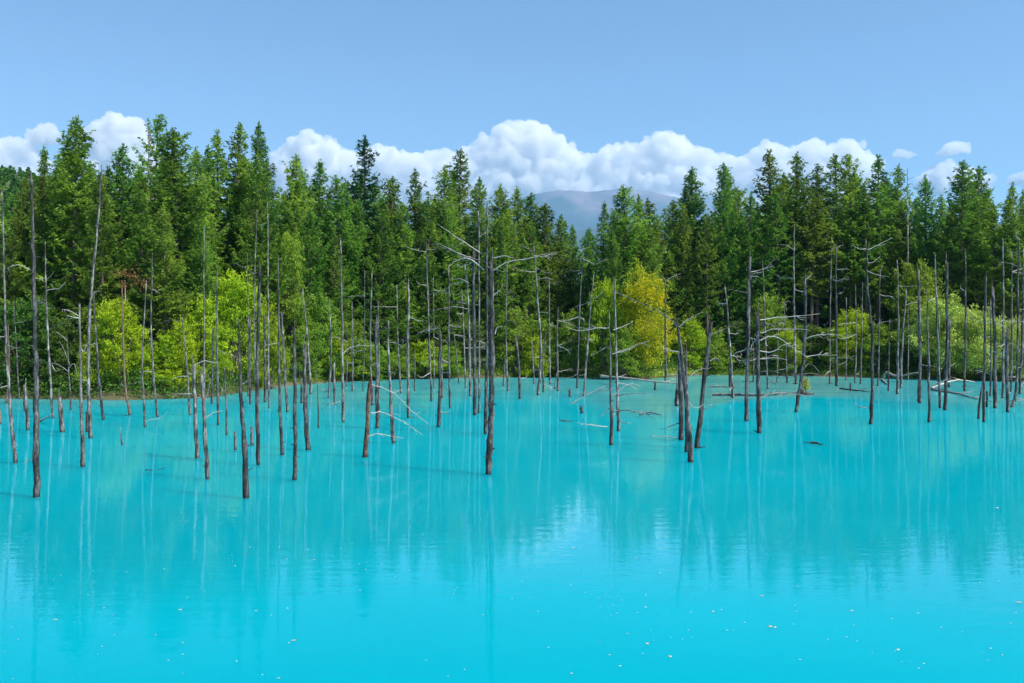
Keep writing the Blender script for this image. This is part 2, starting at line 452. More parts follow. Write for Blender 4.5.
def make_conifer(H, c0, Lmax, nb, seed, mat, dens=1.0, power=0.8, droop=0.15, name='larch_tree'):
    rng = np.random.default_rng(seed); rs = random.Random(seed)
    root = empty(name, (0, 0, 0))
    T = Tubes()
    ax, ay = rs.uniform(-.35, .35), rs.uniform(-.35, .35)
    def axis_pt(z):
        t = z / H
        return np.array([ax * math.sin(t * 3 + seed), ay * math.sin(t * 2.3 + seed * 2), z])
    T.tube([axis_pt(H * t) for t in np.linspace(0, 1, 14)], [0.012 * H * (1 - t) ** 0.9 + 0.02 for t in np.linspace(0, 1, 14)], 7, 0.1, seed)
    PTS, DIR = [], []
    for i in range(nb):
        s = (i + rs.random() * 0.9) / nb
        s = s ** 0.85
        z = H * (c0 + (0.985 - c0) * s)
        wh = 0.62 - 0.2 * s
        z = round(z / wh) * wh + rs.uniform(-.07, .07)
        L = Lmax * ((1 - s) ** power) * min(1, 0.55 + s * 2.5) * rs.uniform(0.45, 1.25) + 0.25
        if rs.random() < 0.06: L *= 0.4
        az = i * 2.399 + rs.uniform(-.5, .5)
        L *= 1 + .24 * math.sin(az * 2 + seed + 5 * s) + .16 * math.sin(9 * s * H / 6 + seed)      # lopsided, tiered crowns
        el = -droop + 0.75 * s ** 1.5 + rs.uniform(-.12, .12)
        o = axis_pt(z)
        k = np.linspace(0, 1, 6)
        curve = np.stack([np.cos(az + 0.15 * k) * k * L * math.cos(el), np.sin(az + 0.15 * k) * k * L * math.cos(el),
                          k * L * math.sin(el) + L * 0.22 * (k ** 2.2) - 0.10 * L * np.sin(k * math.pi)], 1) + o
        T.tube([curve[j] for j in (0, 2, 3, 5)], [0.035 + 0.006 * L, 0.03, 0.02, 0.008], 3, 0, seed + i, cap=False)
        nt_ = max(3, int(L * 6.2 * dens))
        for j in range(nt_):
            u = rs.uniform(0.12, 1.0) ** 0.8
            q = np.array([np.interp(u, k, curve[:, c]) for c in range(3)])
            side = rs.choice((-1, 1)) * rs.uniform(0.55, 1.25)
            tl = (0.34 * L * (1 - u) + 0.32) * rs.uniform(0.6, 1.3)
            d = np.array([math.cos(az + side), math.sin(az + side), rs.uniform(-.2, .1)])
            m_ = max(3, int(tl * 12))
            w = rng.uniform(0, 1, (m_, 1))
            PTS.append(q + d * tl * w + rng.normal(size=(m_, 3)) * [0.07, 0.07, 0.05] - np.array([0, 0, 0.18]) * w * w * tl)
            DIR.append(np.tile(d, (m_, 1)))
        # needles along the branch and its tip
        m_ = max(4, int(L * 9))
        w = rng.uniform(0.1, 1.03, m_)
        PTS.append(np.stack([np.interp(w, k, curve[:, c]) for c in range(3)], 1) + rng.normal(size=(m_, 3)) * 0.07)
        DIR.append(np.tile([math.cos(az), math.sin(az), .2], (m_, 1)))
    # leader
    w = rng.uniform(0.93, 1.01, 90)
    PTS.append(np.array([axis_pt(H * t) for t in w]) + rng.normal(size=(90, 3)) * [.12, .12, .02]); DIR.append(np.tile([0, 0, 1.], (90, 1)))
    P = np.concatenate(PTS); Dv = np.concatenate(DIR)
    # bare dead twigs below the crown
    for i in range(int(26 * c0 / 0.3)):
        z = H * rs.uniform(0.12, c0 + 0.05); az = rs.uniform(0, 6.28); L = rs.uniform(0.6, 2.0)
        o = axis_pt(z)
        T.tube([o, o + np.array([math.cos(az) * L * .5, math.sin(az) * L * .5, -.08 * L]), o + np.array([math.cos(az) * L, math.sin(az) * L, rs.uniform(-.3, .1) * L])], [.028, .02, .008], 3, 0, i, cap=False)
    link('trunk', T.mesh('trunk'), M['trunk'], root, True)
    link('crown', quadmesh('crown', leaf_quads(P, 0.34, 0.14, rng, 0.35, Dv)), mat, root)
    return root

def make_broadleaf(H, W, seed, mat, n=9000, leaf=0.17, stems=4, base=0.05, name='leafy_bush', top=1.0):
    rng = np.random.default_rng(seed); rs = random.Random(seed)
    root = empty(name, (0, 0, 0))
    T = Tubes(); lobes = []
    nl = 22
    for i in range(nl):
        t = (i + .5) / nl
        z = H * (base + 0.12 + (0.78 - base) * t)
        prof = math.sin(min(1, (t * 0.85 + 0.22)) * math.pi) ** 0.6 if t < .8 else 0.75 * (1 - t) / .2 * .6 + .3
        R = W * 0.5 * max(0.15, prof) * rs.uniform(0.3, 1.15) * 0.78
        az = i * 2.4 + rs.uniform(-.6, .6)
        c = np.array([math.cos(az) * R, math.sin(az) * R, z])
        r = min(W, H) * rs.uniform(0.09, 0.24)
        lobes.append((c, r))
    for k in range(stems):
        c, r = lobes[rs.randrange(nl // 3, nl)]
        b = np.array([rs.uniform(-.08, .08) * W, rs.uniform(-.08, .08) * W, -0.4])
        mid = b * .5 + c * .5 + np.array([rs.uniform(-.2, .2), rs.uniform(-.2, .2), 0])
        T.tube(resample([b, mid, c], 7), [0.014 * H * (1 - .8 * j / 6) + .012 for j in range(7)], 6, 0.1, k)
    for c, r in lobes:
        b = np.array([0, 0, c[2] * 0.35])
        T.tube(resample([b, (b + c) * .5 + np.array([0, 0, .1]), c], 5), [.03, .026, .02, .014, .006], 4, 0, 1)
    PTS = []
    w = np.array([r ** 2 for c, r in lobes]); w /= w.sum()
    for (c, r), ww in zip(lobes, w):
        m_ = int(n * ww)
        # little sprays on the lobe
        ns = max(4, m_ // 34)
        d = rng.normal(size=(ns, 3)); d /= np.linalg.norm(d, axis=1, keepdims=True)
        rad = r * rng.uniform(0.35, 1.25, (ns, 1)) ** 0.6
        cen = c + d * rad * [1, 1, .8]
        idx = rng.integers(0, ns, m_)
        PTS.append(cen[idx] + rng.normal(size=(m_, 3)) * [.2, .2, .11] * max(.5, r))
    for k in range(26):          # loose shoots that break the outline
        c, r = lobes[rs.randrange(nl // 4, nl)]
        d = np.array([rs.gauss(0, .5), rs.gauss(0, .5), rs.uniform(.2, 1.1)]); d /= np.linalg.norm(d)
        L = r * rs.uniform(1.2, 2.0)
        m_ = int(n / 260)
        w_ = rng.uniform(.3, 1, (m_, 1))
        PTS.append(c + d * L * w_ + rng.normal(size=(m_, 3)) * .13 * r)
        T.tube([c, c + d * L * .6, c + d * L], [.014, .01, .004], 3, 0, k)
    P = np.concatenate(PTS); P[:, 2] = np.maximum(P[:, 2], 0.02 * H)
    link('trunk' if stems == 1 else 'stem', T.mesh('stem'), M['trunk'], root, True)
    link('crown' if stems == 1 else 'foliage', quadmesh('foliage', leaf_quads(P, leaf, leaf * .62, rng, 0.3)), mat, root)
    return root

def copy_tree(o, loc, rz, sc):
    c = o.copy(); COL.objects.link(c)
    c.location = loc; c.rotation_euler = (0, 0, rz); c.scale = sc
    for ch in [k for k in ALLCH[o.name]]:
        d = ch.copy(); COL.objects.link(d); d.parent = c
    return c
ALLCH = {}
USED = set()
def place(proto, loc, rz, sc):
    """the first use moves the prototype itself, later ones copy it"""
    if proto.name not in ALLCH: ALLCH[proto.name] = list(proto.children)
    if proto.name not in USED:
        USED.add(proto.name)
        proto.location = loc; proto.rotation_euler = (0, 0, rz); proto.scale = sc
        return proto
    return copy_tree(proto, loc, rz, sc)

# ------------------------------------------------------------------ larches
dense = [make_conifer(24, 0.08, 4.9, 230, 100 + k, M['larch'], 1.0, [.72, .8, .6, .9, .68, .62][k], 0.12) for k in range(6)]
open_ = [make_conifer(24, 0.40, 4.0, 125, 200 + k, M['larch'], 0.9, [.6, .85, .7, .55, .75][k]) for k in range(5)]
firs = [make_conifer(24, 0.12, 4.2, 200, 300 + k, M['fir'], 1.0, 0.7, 0.3, 'fir_tree') for k in range(2)]
ORD = ['first', 'second', 'third', 'fourth', 'fifth', 'sixth', 'seventh', 'eighth', 'ninth', 'tenth', 'eleventh', 'twelfth']
# skyline trees: pixel x, pixel y of the tip, distance, kind (d dense larch, o open larch, f fir), width factor
SKY = [(-30, 150, 84, 'd', 1.1), (22, 178, 88, 'd', .8), (76, 119, 80, 'd', 1.1), (50, 150, 92, 'd', .9), (119, 146, 86, 'd', .9), (153, 117, 90, 'o', .9), (177, 131, 82, 'd', 1.15), (195, 148, 86, 'd', .9),
       (213, 133, 92, 'o', 1), (234, 124, 94, 'o', .9), (262, 124, 90, 'd', .85), (292, 156, 104, 'd', .9), (320, 160, 108, 'd', 1.05), (340, 178, 106, 'd', .9), (363, 139, 112, 'f', .95),
       (390, 178, 110, 'd', .9), (415, 171, 116, 'o', .8), (441, 167, 113, 'd', .9), (459, 150, 118, 'o', .95), (478, 178, 114, 'd', .9), (503, 185, 117, 'd', 1), (520, 188, 120, 'd', 1.1), (533, 194, 121, 'd', 1.0), (546, 205, 120, 'd', 1.1), (560, 216, 122, 'd', 1.1), (572, 226, 124, 'd', 1), (587, 229, 122, 'd', 1.1),
       (603, 203, 116, 'd', .75), (612, 212, 117, 'd', .9), (628, 187, 113, 'd', 1.2), (643, 196, 116, 'd', .9), (656, 199, 118, 'd', 1.1), (670, 201, 121, 'd', 1), (684, 188, 123, 'd', 1), (697, 168, 121, 'd', .9), (722, 165, 120, 'd', .75), (740, 177, 126, 'o', .9), (766, 151, 121, 'o', 1.1), (795, 153, 121, 'o', 1), (820, 165, 119, 'o', .9),
       (837, 157, 124, 'o', 1), (853, 156, 118, 'o', .95), (881, 158, 117, 'o', 1.1), (893, 167, 121, 'o', .9), (928, 177, 115, 'd', .75), (945, 196, 119, 'o', .9), (962, 161, 111, 'o', 1.1), (979, 167, 114, 'o', 1), (1008, 185, 108, 'o', 1), (1026, 192, 112, 'd', .8), (1055, 175, 106, 'o', 1)]
# the front edge of the wood, lower crowns in front of the skyline ones
FRONT = [(8, 232, 79, 'd', .8), (34, 205, 80, 'd', .8), (100, 175, 77, 'd', .95), (140, 190, 78, 'd', .9), (165, 205, 76, 'd', 1), (198, 215, 79, 'd', .8), (248, 190, 88, 'o', .8), (308, 210, 101, 'd', .9), (335, 228, 103, 'd', .8), (352, 200, 107, 'd', .8),
         (378, 215, 106, 'd', .9), (402, 205, 109, 'd', .9), (428, 200, 110, 'd', .8), (452, 205, 112, 'd', .9), (492, 212, 113, 'd', .9), (512, 225, 115, 'o', 1), (532, 222, 116, 'd', .9), (552, 245, 118, 'd', .8), (586, 262, 117, 'd', .7), (613, 232, 110, 'd', .8), (645, 225, 112, 'd', .8),
         (684, 205, 119, 'd', .8), (708, 215, 118, 'o', .9), (752, 195, 119, 'o', 1), (780, 190, 118, 'o', 1), (808, 195, 117, 'o', 1), (868, 190, 116, 'o', .9), (905, 200, 115, 'o', 1), (917, 215, 114, 'd', .7), (952, 210, 111, 'o', 1), (992, 205, 108, 'o', .9), (1018, 215, 106, 'o', 1)]
REG = [(45, 'at the left edge'), (95, 'beside the wooded hill'), (150, 'above the left lime bush'), (200, 'above the low left bushes'), (268, 'above the yellow-green thicket'), (330, 'behind the pale birch'),
       (400, 'right of the pale birch'), (450, 'left of the tangled snag cluster'), (510, 'behind the tangled snag cluster'), (585, 'left of the mountain gap'), (665, 'behind the golden tree'), (735, 'right of the golden tree'),
       (785, 'above the branchy twin poles'), (850, 'above the small stump sapling'), (915, 'above the broken white branch'), (985, 'above the pale right bushes'), (9999, 'at the right edge')]
def region(x):
    for lim, s in REG:
        if x < lim: return s
def ordinals(items, keyf):
    """items: list of (x, obj, base phrase); adds the place from the left where phrases repeat"""
    d = {}
    for x, o, ph in items: d.setdefault(ph, []).append((x, o))
    for ph, L in d.items():
        L.sort(key=lambda t: t[0])
        for i, (x, o) in enumerate(L):
            if len(L) == 1: o['label'] = ph
            elif len(L) == 2: o['label'] = ph + (', the left one' if i == 0 else ', the right one')
            elif i == len(L) - 1: o['label'] = ph + ', rightmost of %s' % ['', '', '', 'three', 'four', 'five', 'six', 'seven', 'eight', 'nine', 'ten'][len(L)]
            else: o['label'] = ph + (', leftmost' if i == 0 else ', %s from left' % ORD[i])
kinds = {'d': dense, 'o': open_, 'f': firs}
cnt = {'d': 0, 'o': 0, 'f': 0}
treelab = []
def conifer(x, ytop, D, k, wf, row):
    b = px(x, HOR, D); gz = float(ground_z(b.x, b.y)) - 0.1
    H = CAM_H + (HOR - ytop) / F * D - gz
    proto = kinds[k][cnt[k] % len(kinds[k])]; cnt[k] += 1
    s = H / 24.0
    w = s * wf
    o = place(proto, (b.x, b.y, gz), random.uniform(0, 6.28), (w * random.uniform(.9, 1.12), w * random.uniform(.9, 1.12), s))
    o.rotation_euler.x = random.gauss(0, .018); o.rotation_euler.y = random.gauss(0, .022)
    fir = k == 'f'
    tag(o, None, 'fir' if fir else 'larch', 'conifers of the wood behind the pond')
    if row == 'sky':
        look = ('dark narrow fir' if fir else ('slender open larch' if k == 'o' else ('broad dense larch' if wf >= 1 else 'slim dense larch')))
        hgt = 'tall ' if ytop < 165 else ''
        treelab.append((x, o, '%s%s on the skyline %s' % (hgt, look, region(x))))
    elif row == 'front':
        look = 'thin-crowned larch' if k == 'o' else 'bushy green larch'
        treelab.append((x, o, 'lower front-row %s %s' % (look, region(x))))
    else:
        o['label'] = 'dark conifer crowded deep in the wood behind the front rows'
        o['group'] = 'conifers deep in the wood'
    return o
for x, y, D, k, w in SKY: conifer(x, y, D + 4.5, k, w, 'sky')
for x, y, D, k, w in FRONT: conifer(x, y, D + 4.5, k, w, 'front')
for i in range(135):
    x = -60 + 1150 * (i + random.random()) / 135
    sk = np.interp(x, [t[0] for t in SKY], [t[1] for t in SKY])
    if 550 < x < 615: sk = 250
    base = np.interp(x, SHX, SHD)
    conifer(x, sk + random.uniform(14, 60), base + random.uniform(17, 52), random.choice('ddodfd' if x < 600 else 'doddf'), random.uniform(.85, 1.1), 'deep')
ordinals(treelab, None)
# bare pole above the wood, right
# ------------------------------------------------------------------ broadleaf trees and bushes
def bush(proto, x, ytop, ybase, w, D, nomH, nomW, label, cat, grp='bushes and small trees on the far bank', rz=None):
    D -= 1.2
    b = px(x, HOR, D); gz = float(ground_z(b.x, b.y)) - 0.15
    H = CAM_H + (HOR - ytop) / F * D - gz
    sx = w / F * D / nomW
    o = place(proto, (b.x, b.y, gz), random.uniform(0, 6.28) if rz is None else rz, (sx, sx, H / nomH))
    tag(o, label, cat, grp)
    return o
lime = [make_broadleaf(6, 4.5, 400 + k, M['lime'], 11000, .17) for k in range(2)]
green = [make_broadleaf(6, 4.5, 420 + k, M['green'], 11000, .18) for k in range(2)]
birch = [make_broadleaf(12, 5, 440 + k, M['birch'], 15000, .19, 1, .12, 'birch_tree') for k in range(1)]
willow = [make_broadleaf(6, 5.5, 460 + k, M['willow'], 16000, .17) for k in range(1)]
gold = [make_broadleaf(9, 7, 480, M['yellow'], 14000, .2, 1, .04, 'golden_tree')]
bl = [make_broadleaf(6, 4.5, 500 + k, M['birch'], 11000, .18) for k in range(2)]
BUSH = [
    (lime[0], 332, 335, 0, 36, 99, 6, 4.5, 'upright lime bush between the pale birch and the leaning broken stump', 'bush'),
    (bl[1], 372, 340, 0, 40, 103, 6, 4.5, 'leafy yellow-green bush right behind the leaning broken stump', 'bush'),
    (bl[0], 448, 345, 0, 34, 108, 6, 4.5, 'low leafy bush directly left of the tangled snag cluster', 'bush'),
    (lime[1], 535, 335, 0, 30, 110, 6, 4.5, 'low lime bush on the bank, second bush right of the tangled cluster', 'bush'),
    (bl[1], 625, 325, 0, 36, 105, 6, 4.5, 'low green bush at the left foot of the golden tree', 'bush'),
    (lime[0], 790, 330, 0, 34, 115, 6, 4.5, 'small lime bush on the bank left of the stump sapling', 'bush'),
    (lime[1], 180, 318, 0, 40, 75.5, 6, 4.5, 'bright lime bush at the left end of the wide thicket', 'bush'),
    (lime[0], 118, 300, 0, 62, 74.5, 6, 4.5, 'bright lime-green bush at the left, behind the reddish thin trunk', 'bush'),
    (lime[1], 96, 330, 0, 40, 74, 6, 4.5, 'small lime-green bush tucked left of the big left lime bush', 'bush'),
    (lime[1], 165, 332, 0, 44, 75, 6, 4.5, 'low yellow-green bush at the waterline between the lime bush and yellow thicket', 'bush'),
    (lime[0], 148, 345, 0, 30, 75, 6, 4.5, 'smallest lime-green bush, just right of the big left lime bush', 'bush'),
    (lime[1], 205, 296, 0, 52, 79, 6, 4.5, 'yellow-green bush forming the left part of the wide thicket', 'bush'),
    (lime[0], 235, 272, 0, 62, 82, 6, 4.5, 'tallest yellow-green bush in the middle of the wide thicket', 'bush'),
    (lime[1], 268, 300, 0, 40, 86, 6, 4.5, 'yellow-green bush forming the right part of the wide thicket', 'bush'),
    (birch[0], 290, 228, 0, 46, 96, 12, 5, 'pale green birch rising in front of the dark larches', 'birch'),
    (bl[0], 318, 292, 0, 50, 98, 6, 4.5, 'mid-green leafy bush just right of the pale birch', 'bush'),
    (bl[1], 300, 325, 0, 40, 95, 6, 4.5, 'mid-green leafy bush at the foot of the pale birch', 'bush'),
    (bl[0], 350, 318, 0, 40, 101, 6, 4.5, 'mid-green bush behind the leaning broken stump', 'bush'),
    (lime[1], 425, 340, 0, 44, 107, 6, 4.5, 'small bright lime bush left of the tangled snag cluster', 'bush'),
    (lime[0], 365, 355, 0, 50, 103, 6, 4.5, 'low lime thicket on the bank behind the leaning broken stump', 'bush'),
    (bl[1], 394, 352, 0, 36, 105, 6, 4.5, 'low pale green bush left of the small bright lime bush', 'bush'),
    (bl[0], 515, 305, 0, 46, 112, 6, 4.5, 'yellowish green bush just right of the tangled snag cluster', 'bush'),
    (bl[1], 545, 318, 0, 42, 112, 6, 4.5, 'mid-green bush on the bank below the mountain gap', 'bush'),
    (bl[0], 575, 308, 0, 40, 111, 6, 4.5, 'yellowish bush left of the golden tree, behind the two thin poles', 'bush'),
    (lime[0], 605, 280, 0, 42, 109, 6, 4.5, 'upright lime-green bush directly left of the golden tree', 'bush'),
    (gold[0], 647, 268, 0, 68, 107, 9, 7, 'golden yellow tree in full leaf on the far bank', 'tree'),
    (lime[1], 690, 318, 0, 40, 117, 6, 4.5, 'lime-green bush directly right of the golden tree', 'bush'),
    (bl[1], 715, 328, 0, 34, 118, 6, 4.5, 'mid-green bush behind the leaning pole with a forked arm', 'bush'),
    (bl[0], 770, 292, 0, 44, 119, 6, 4.5, 'green bush in the shade behind the branchy twin poles', 'bush'),
    (lime[0], 850, 310, 0, 54, 114, 6, 4.5, 'yellowish bush behind the tall forked pole on the right', 'bush'),
    (bl[1], 880, 322, 0, 44, 112, 6, 4.5, 'mid-green bush above the broken white branch', 'bush'),
    (bl[0], 915, 258, 0, 60, 114, 6, 4.5, 'tall yellowish green bush left of the pale right bushes', 'bush'),
    (willow[0], 948, 296, 0, 76, 106, 6, 5.5, 'large pale willow bush, leftmost of the pale right bushes', 'bush'),
    (willow[0], 982, 308, 0, 60, 103, 6, 5.5, 'pale silvery green bush between the crowded right-hand poles', 'bush'),
    (willow[0], 1018, 318, 0, 50, 101, 6, 5.5, 'pale bush at the very right edge of the far bank', 'bush'),
    (green[0], 20, 300, 0, 70, 76, 6, 4.5, 'dark green bush at the left edge of the far bank', 'bush'),
    (green[1], 62, 318, 0, 56, 75, 6, 4.5, 'dark green bush left of the small lime bush', 'bush'),
    (green[0], 465, 322, 0, 60, 112, 6, 4.5, 'dark green bush behind the tangled snag cluster', 'bush'),
    (green[1], 740, 322, 0, 60, 120, 6, 4.5, 'dark green bush left of the branchy twin poles', 'bush'),
    (green[0], 810, 325, 0, 70, 118, 6, 4.5, 'dark green bush behind the small stump sapling', 'bush'),
    (green[1], 905, 330, 0, 60, 111, 6, 4.5, 'dark shaded bush right of the broken white branch', 'bush'),
]
for b_ in BUSH: bush(*b_)

# undergrowth: a mass of low leaves and grass all along the far bank
def undergrowth(name, n, d0, d1, hmax, mat, seed, label, leaf=.22, x0=-60, x1=1090):
    rng = np.random.default_rng(seed)
    x = rng.uniform(x0, x1, n); th = np.arctan((x - 512) / F)
    R = np.interp(th, TH, RR) + rng.uniform(d0, d1, n)
    X, Y = R * np.sin(th), R * np.cos(th)
    hm = hmax * (0.45 + 0.55 * (0.5 + 0.5 * vnoise(X, Y, 2.2, seed))) * np.clip(0.4 + rng.uniform(0, 1, n), 0, 1)
    Z = ground_z(X, Y) + rng.uniform(0, 1, n) ** 1.2 * hm
    o = link(name, quadmesh(name, leaf_quads(np.stack([X, Y, Z], 1), leaf, leaf * .5, rng, 0.1)), mat)
    tag(o, label, None, None, 'stuff')
undergrowth('undergrowth', 70000, -0.3, 9, 2.4, M['green'], 31, 'dark leafy undergrowth massed along the far bank beneath the larches')
undergrowth('shrub_layer', 100000, 6, 48, 3.8, M['green'], 33, 'tall dark shrub layer filling the wood floor between the larch trunks', .34)
undergrowth('bank_grass', 18000, 0.1, 2.6, 0.5, M['birch'], 37, 'rough grass fringing the far waterline right of the wide thicket', .2, 275, 1090)
undergrowth('bank_reeds', 5000, 0.2, 3.0, 0.45, M['willow'], 41, 'yellowing grass on the bank below the golden tree', .2, 600, 705)

# distant wood on the left hill
rng = np.random.default_rng(51)
hx = np.array([p[0] for p in HILL], float); hy = np.array([p[1] for p in HILL], float)
PT = []
for i in range(1700):
    u = rng.uniform(-60, 130); t = -rng.uniform(0, 1) ** 1.3 * 0.8
    D = 430 + t * 150
    tz = CAM_H + (HOR - np.interp(u, hx, hy)) / F * 430
    prof = math.exp(-(abs(t) * 1.7) ** 1.5) - .06 * t * t
    z0 = tz * prof - 9; x0 = (u - 512) / F * 430
    h = rng.uniform(7, 11); r = rng.uniform(2.0, 3.2); m_ = 130
    k = rng.uniform(0, 1, m_); a_ = rng.uniform(0, 6.28, m_); rr = r * (1 - k) ** .7 * rng.uniform(.4, 1.1, m_)
    PT.append(np.stack([x0 + rr * np.cos(a_), D + rr * np.sin(a_), z0 + 1.5 + h * k], 1))
tag(link('distant_wood', quadmesh('distant_wood', leaf_quads(np.concatenate(PT), 1.5, 1.0, rng, 0.2)), M['green']), 'wooded crest of the low hill beyond the left trees', None, None, 'stuff')

# ------------------------------------------------------------------ dead trees standing in the water
# (path pixels base -> top), base width px, material, top style, branches
# branch spec: int n = n random twigs, or list of pixel polylines
dead_items = []
def side_region(x):
    for lim, s in [(25, 'at the far left edge'), (75, 'left of the small lime bush'), (135, 'before the left lime bush'), (182, 'before the low left bushes'), (232, 'before the yellow-green thicket'), (275, 'right half of the thicket'), (325, 'below the pale birch'), (385, 'around the leaning broken stump'),
                   (448, 'before the small lime clump'), (500, 'in the tangled central cluster'), (572, 'below the mountain gap'), (635, 'left of the golden tree'), (672, 'before the golden tree'), (722, 'right of the golden tree'), (780, 'in the branchy twin group'), (858, 'near the stump sapling'),
                   (915, 'near the broken white branch'), (960, 'before the pale willow bush'), (9999, 'in the crowded right-edge poles')]:
        if x < lim: return s
def dead_tree(path, w, mat='silver', top='broken', br=0, look='', lab=None):
    x0, y0 = path[0]
    D = depth(y0)
    seed = int(x0 * 13 + y0 * 7)
    rs = random.Random(seed)
    base = px(x0, y0, D); base.z = 0
    root = empty('dead_tree', base)
    ly = rs.uniform(-.02, .02) * (y0 - path[-1][1]) / F * D
    hpx = y0 - path[-1][1]
    pts = []
    n_p = len(path)
    for i, (x, y) in enumerate(path):
        q = px(x, y, D) - base
        q.y += ly * i / max(1, n_p - 1)
        # keep the pixel position in spite of the lean towards or away from the camera
        pts.append(q)
    if n_p == 2:
        mid = (pts[0] + pts[1]) * .5
        mid.x += rs.uniform(-.012, .012) * hpx / F * D
        pts.insert(1, mid)
    bdir = (pts[1] - pts[0]).normalized()
    pts = [pts[0] - bdir * 1.1] + pts
    ns = max(7, int(hpx / 7))
    P = resample(pts, ns)
    L = hpx / F * D
    kn = max(.006, .0022 * w)
    P = [p + Vector((rs.uniform(-1, 1), rs.uniform(-1, 1), 0)) * w / F * D * .09 for p in P]
    w = w * (.80 if y0 < 430 else .93)
    r0 = w * 0.5 / F * D
    if top == 'point': tf = 0.08
    elif top == 'slim': tf = 0.32
    else: tf = 0.62 if hpx > 90 else 0.78
    R = []
    for i in range(ns):
        t = i / (ns - 1)
        R.append(r0 * (1.08 - (1.08 - tf) * t) * (1 + 0.10 * rs.uniform(-1, 1)) * (1 + .18 * max(0, 1 - t * 8)))
    T = Tubes()
    T.tube(P, R, 10, 0.26, seed, jag=0 if top == 'point' else r0 * 1.6)
    if top == 'broken' and w > 3.2:      # a torn splinter left on the break
        a = P[-1] + Vector((rs.choice((-1, 1)) * R[-1] * .5, 0, -.2 * r0))
        T.tube([a, a + Vector((rs.uniform(-.3, .3) * r0, 0, r0 * rs.uniform(3, 7)))], [R[-1] * .45, R[-1] * .08], 5, .2, seed)
    # short snapped knots
    for k in range(int(hpx / 28)):
        i = rs.randrange(ns // 4, ns); a = P[i]; s_ = rs.choice((-1, 1))
        az = rs.uniform(-1.2, 1.2)
        d = Vector((s_ * math.cos(az), math.sin(az), rs.uniform(-.1, .5)))
        T.tube([a + d * R[i] * .6, a + d * (R[i] + rs.uniform(.6, 2.2) * r0)], [R[i] * .28, R[i] * .12], 4, 0, k)
    link('trunk', T.mesh('trunk'), M[mat], root, True)
    # branches
    specs = []
    nrand = br if isinstance(br, int) else (br[0] if br and isinstance(br[0], int) else 0)
    if y0 < 425 and hpx > 60 and (425 < x0 < 600 or 720 < x0 < 860 or x0 > 990): nrand += rs.randint(1, 4)
    polys = [] if isinstance(br, int) else [b for b in br if not isinstance(b, int)]
    for b in polys:
        yd = rs.uniform(-.25, .25)
        Lb = abs(b[-1][0] - b[0][0]) / F * D
        q = []
        for j, (x, y) in enumerate(b):
            v_ = px(x, y, D) - base
            v_.y += yd * Lb * j / (len(b) - 1) + rs.uniform(-.04, .04) * Lb * (j > 0)
            q.append(v_)
        specs.append((q, max(.007, 0.46 * min(w, 5) / 5 * D / F)))
    for k in range(nrand):
        t = rs.uniform(.3, .97); i = int(t * (ns - 1)); a = P[i]
        s_ = rs.choice((-1, 1)); Lb = rs.uniform(7, 26) / F * D * (1.0 if D > 60 else .8)
        az = rs.uniform(-1.1, 1.1)
        d = Vector((s_ * math.cos(az), math.sin(az), 0))
        e = rs.uniform(-.45, .3); cu = rs.uniform(-.25, .35)
        q = [a, a + d * Lb * .35 + Vector((0, 0, e * Lb * .35 + rs.uniform(-.04, .04) * Lb)), a + d * Lb * .7 + Vector((0, rs.uniform(-.1, .1) * Lb, e * Lb * .6)), a + d * Lb + Vector((rs.uniform(-.1, .1) * Lb, 0, (e + cu) * Lb * .9))]
        specs.append((q, 0.30 * D / F * rs.uniform(.8, 1.3)))
    for k, (q, r) in enumerate(specs):
        n_ = 9
        Q = resample(q, n_)
        Q = [v_ + Vector((0, 0, rs.uniform(-.012, .012) * (Q[-1] - Q[0]).length)) if j else v_ for j, v_ in enumerate(Q)]
        B = Tubes(); B.tube(Q, [r * (1.25 - .95 * j / (n_ - 1)) for j in range(n_)], 6, .15, seed + k)
        LB = (Q[-1] - Q[0]).length
        if LB > 10 * D / F:
            for z in range(rs.choice((0, 1, 1)) if LB < 30 * D / F else 3):
                j = rs.randrange(3, n_ - 2); dd = (Q[-1] - Q[0]).normalized()
                s2 = Vector((dd.x * .8, rs.uniform(-.4, .4), rs.uniform(-.5, .4))).normalized() * min(LB * rs.uniform(.12, .3), 9 * D / F)
                B.tube([Q[j], Q[j] + s2 * .5 + Vector((0, 0, .05 * LB * rs.uniform(-1, 1))), Q[j] + s2], [r * .6, r * .45, r * .2], 4, 0, z)
        for z in range(rs.randint(1, 4) if LB > 8 * D / F else 0):      # fine straight twigs
            j = rs.randrange(2, n_); L2 = rs.uniform(2.5, 7) * D / F
            B.tube([Q[j], Q[j] + Vector((rs.uniform(-.6, .6), rs.uniform(-.5, .5), rs.uniform(-1, .5))).normalized() * L2], [r * .42, r * .15], 3, 0, z)
        link('branch', B.mesh('branch'), M['twig'] if rs.random() < .75 else M['silver'], root, True)
    # description
    lean = path[-1][0] - x0
    ratio = abs(lean) / max(1, hpx)
    Hm = hpx / F * D
    size = 'stubby' if hpx < 32 else ('short' if Hm < 5.2 else ('tall' if Hm < 9.5 else 'towering'))
    thick = 'thin ' if w <= 3 else ('stout ' if w >= 5.5 else '')
    nbr = len(specs)
    brs = ' branchy' if nbr >= 5 else ''
    ln = ''
    if ratio > .1: ln = ' right-leaning' if lean > 0 else ' left-leaning'
    colr = {'silver': 'grey', 'dark': 'dark', 'bark': 'brown-barked', 'red': 'reddish'}[mat]
    dep = 'nearest the camera' if y0 > 455 else ('mid-pond' if y0 > 412 else 'by far bank')
    ph = lab or '%s %s%s%s%s %s %s, %s' % (size, thick, colr, brs, ln, 'stump' if hpx < 32 else 'dead trunk', dep, side_region(x0))
    ph = ' '.join(ph.split())
    tag(root, None, 'dead tree', 'dead trees standing in the turquoise pond')
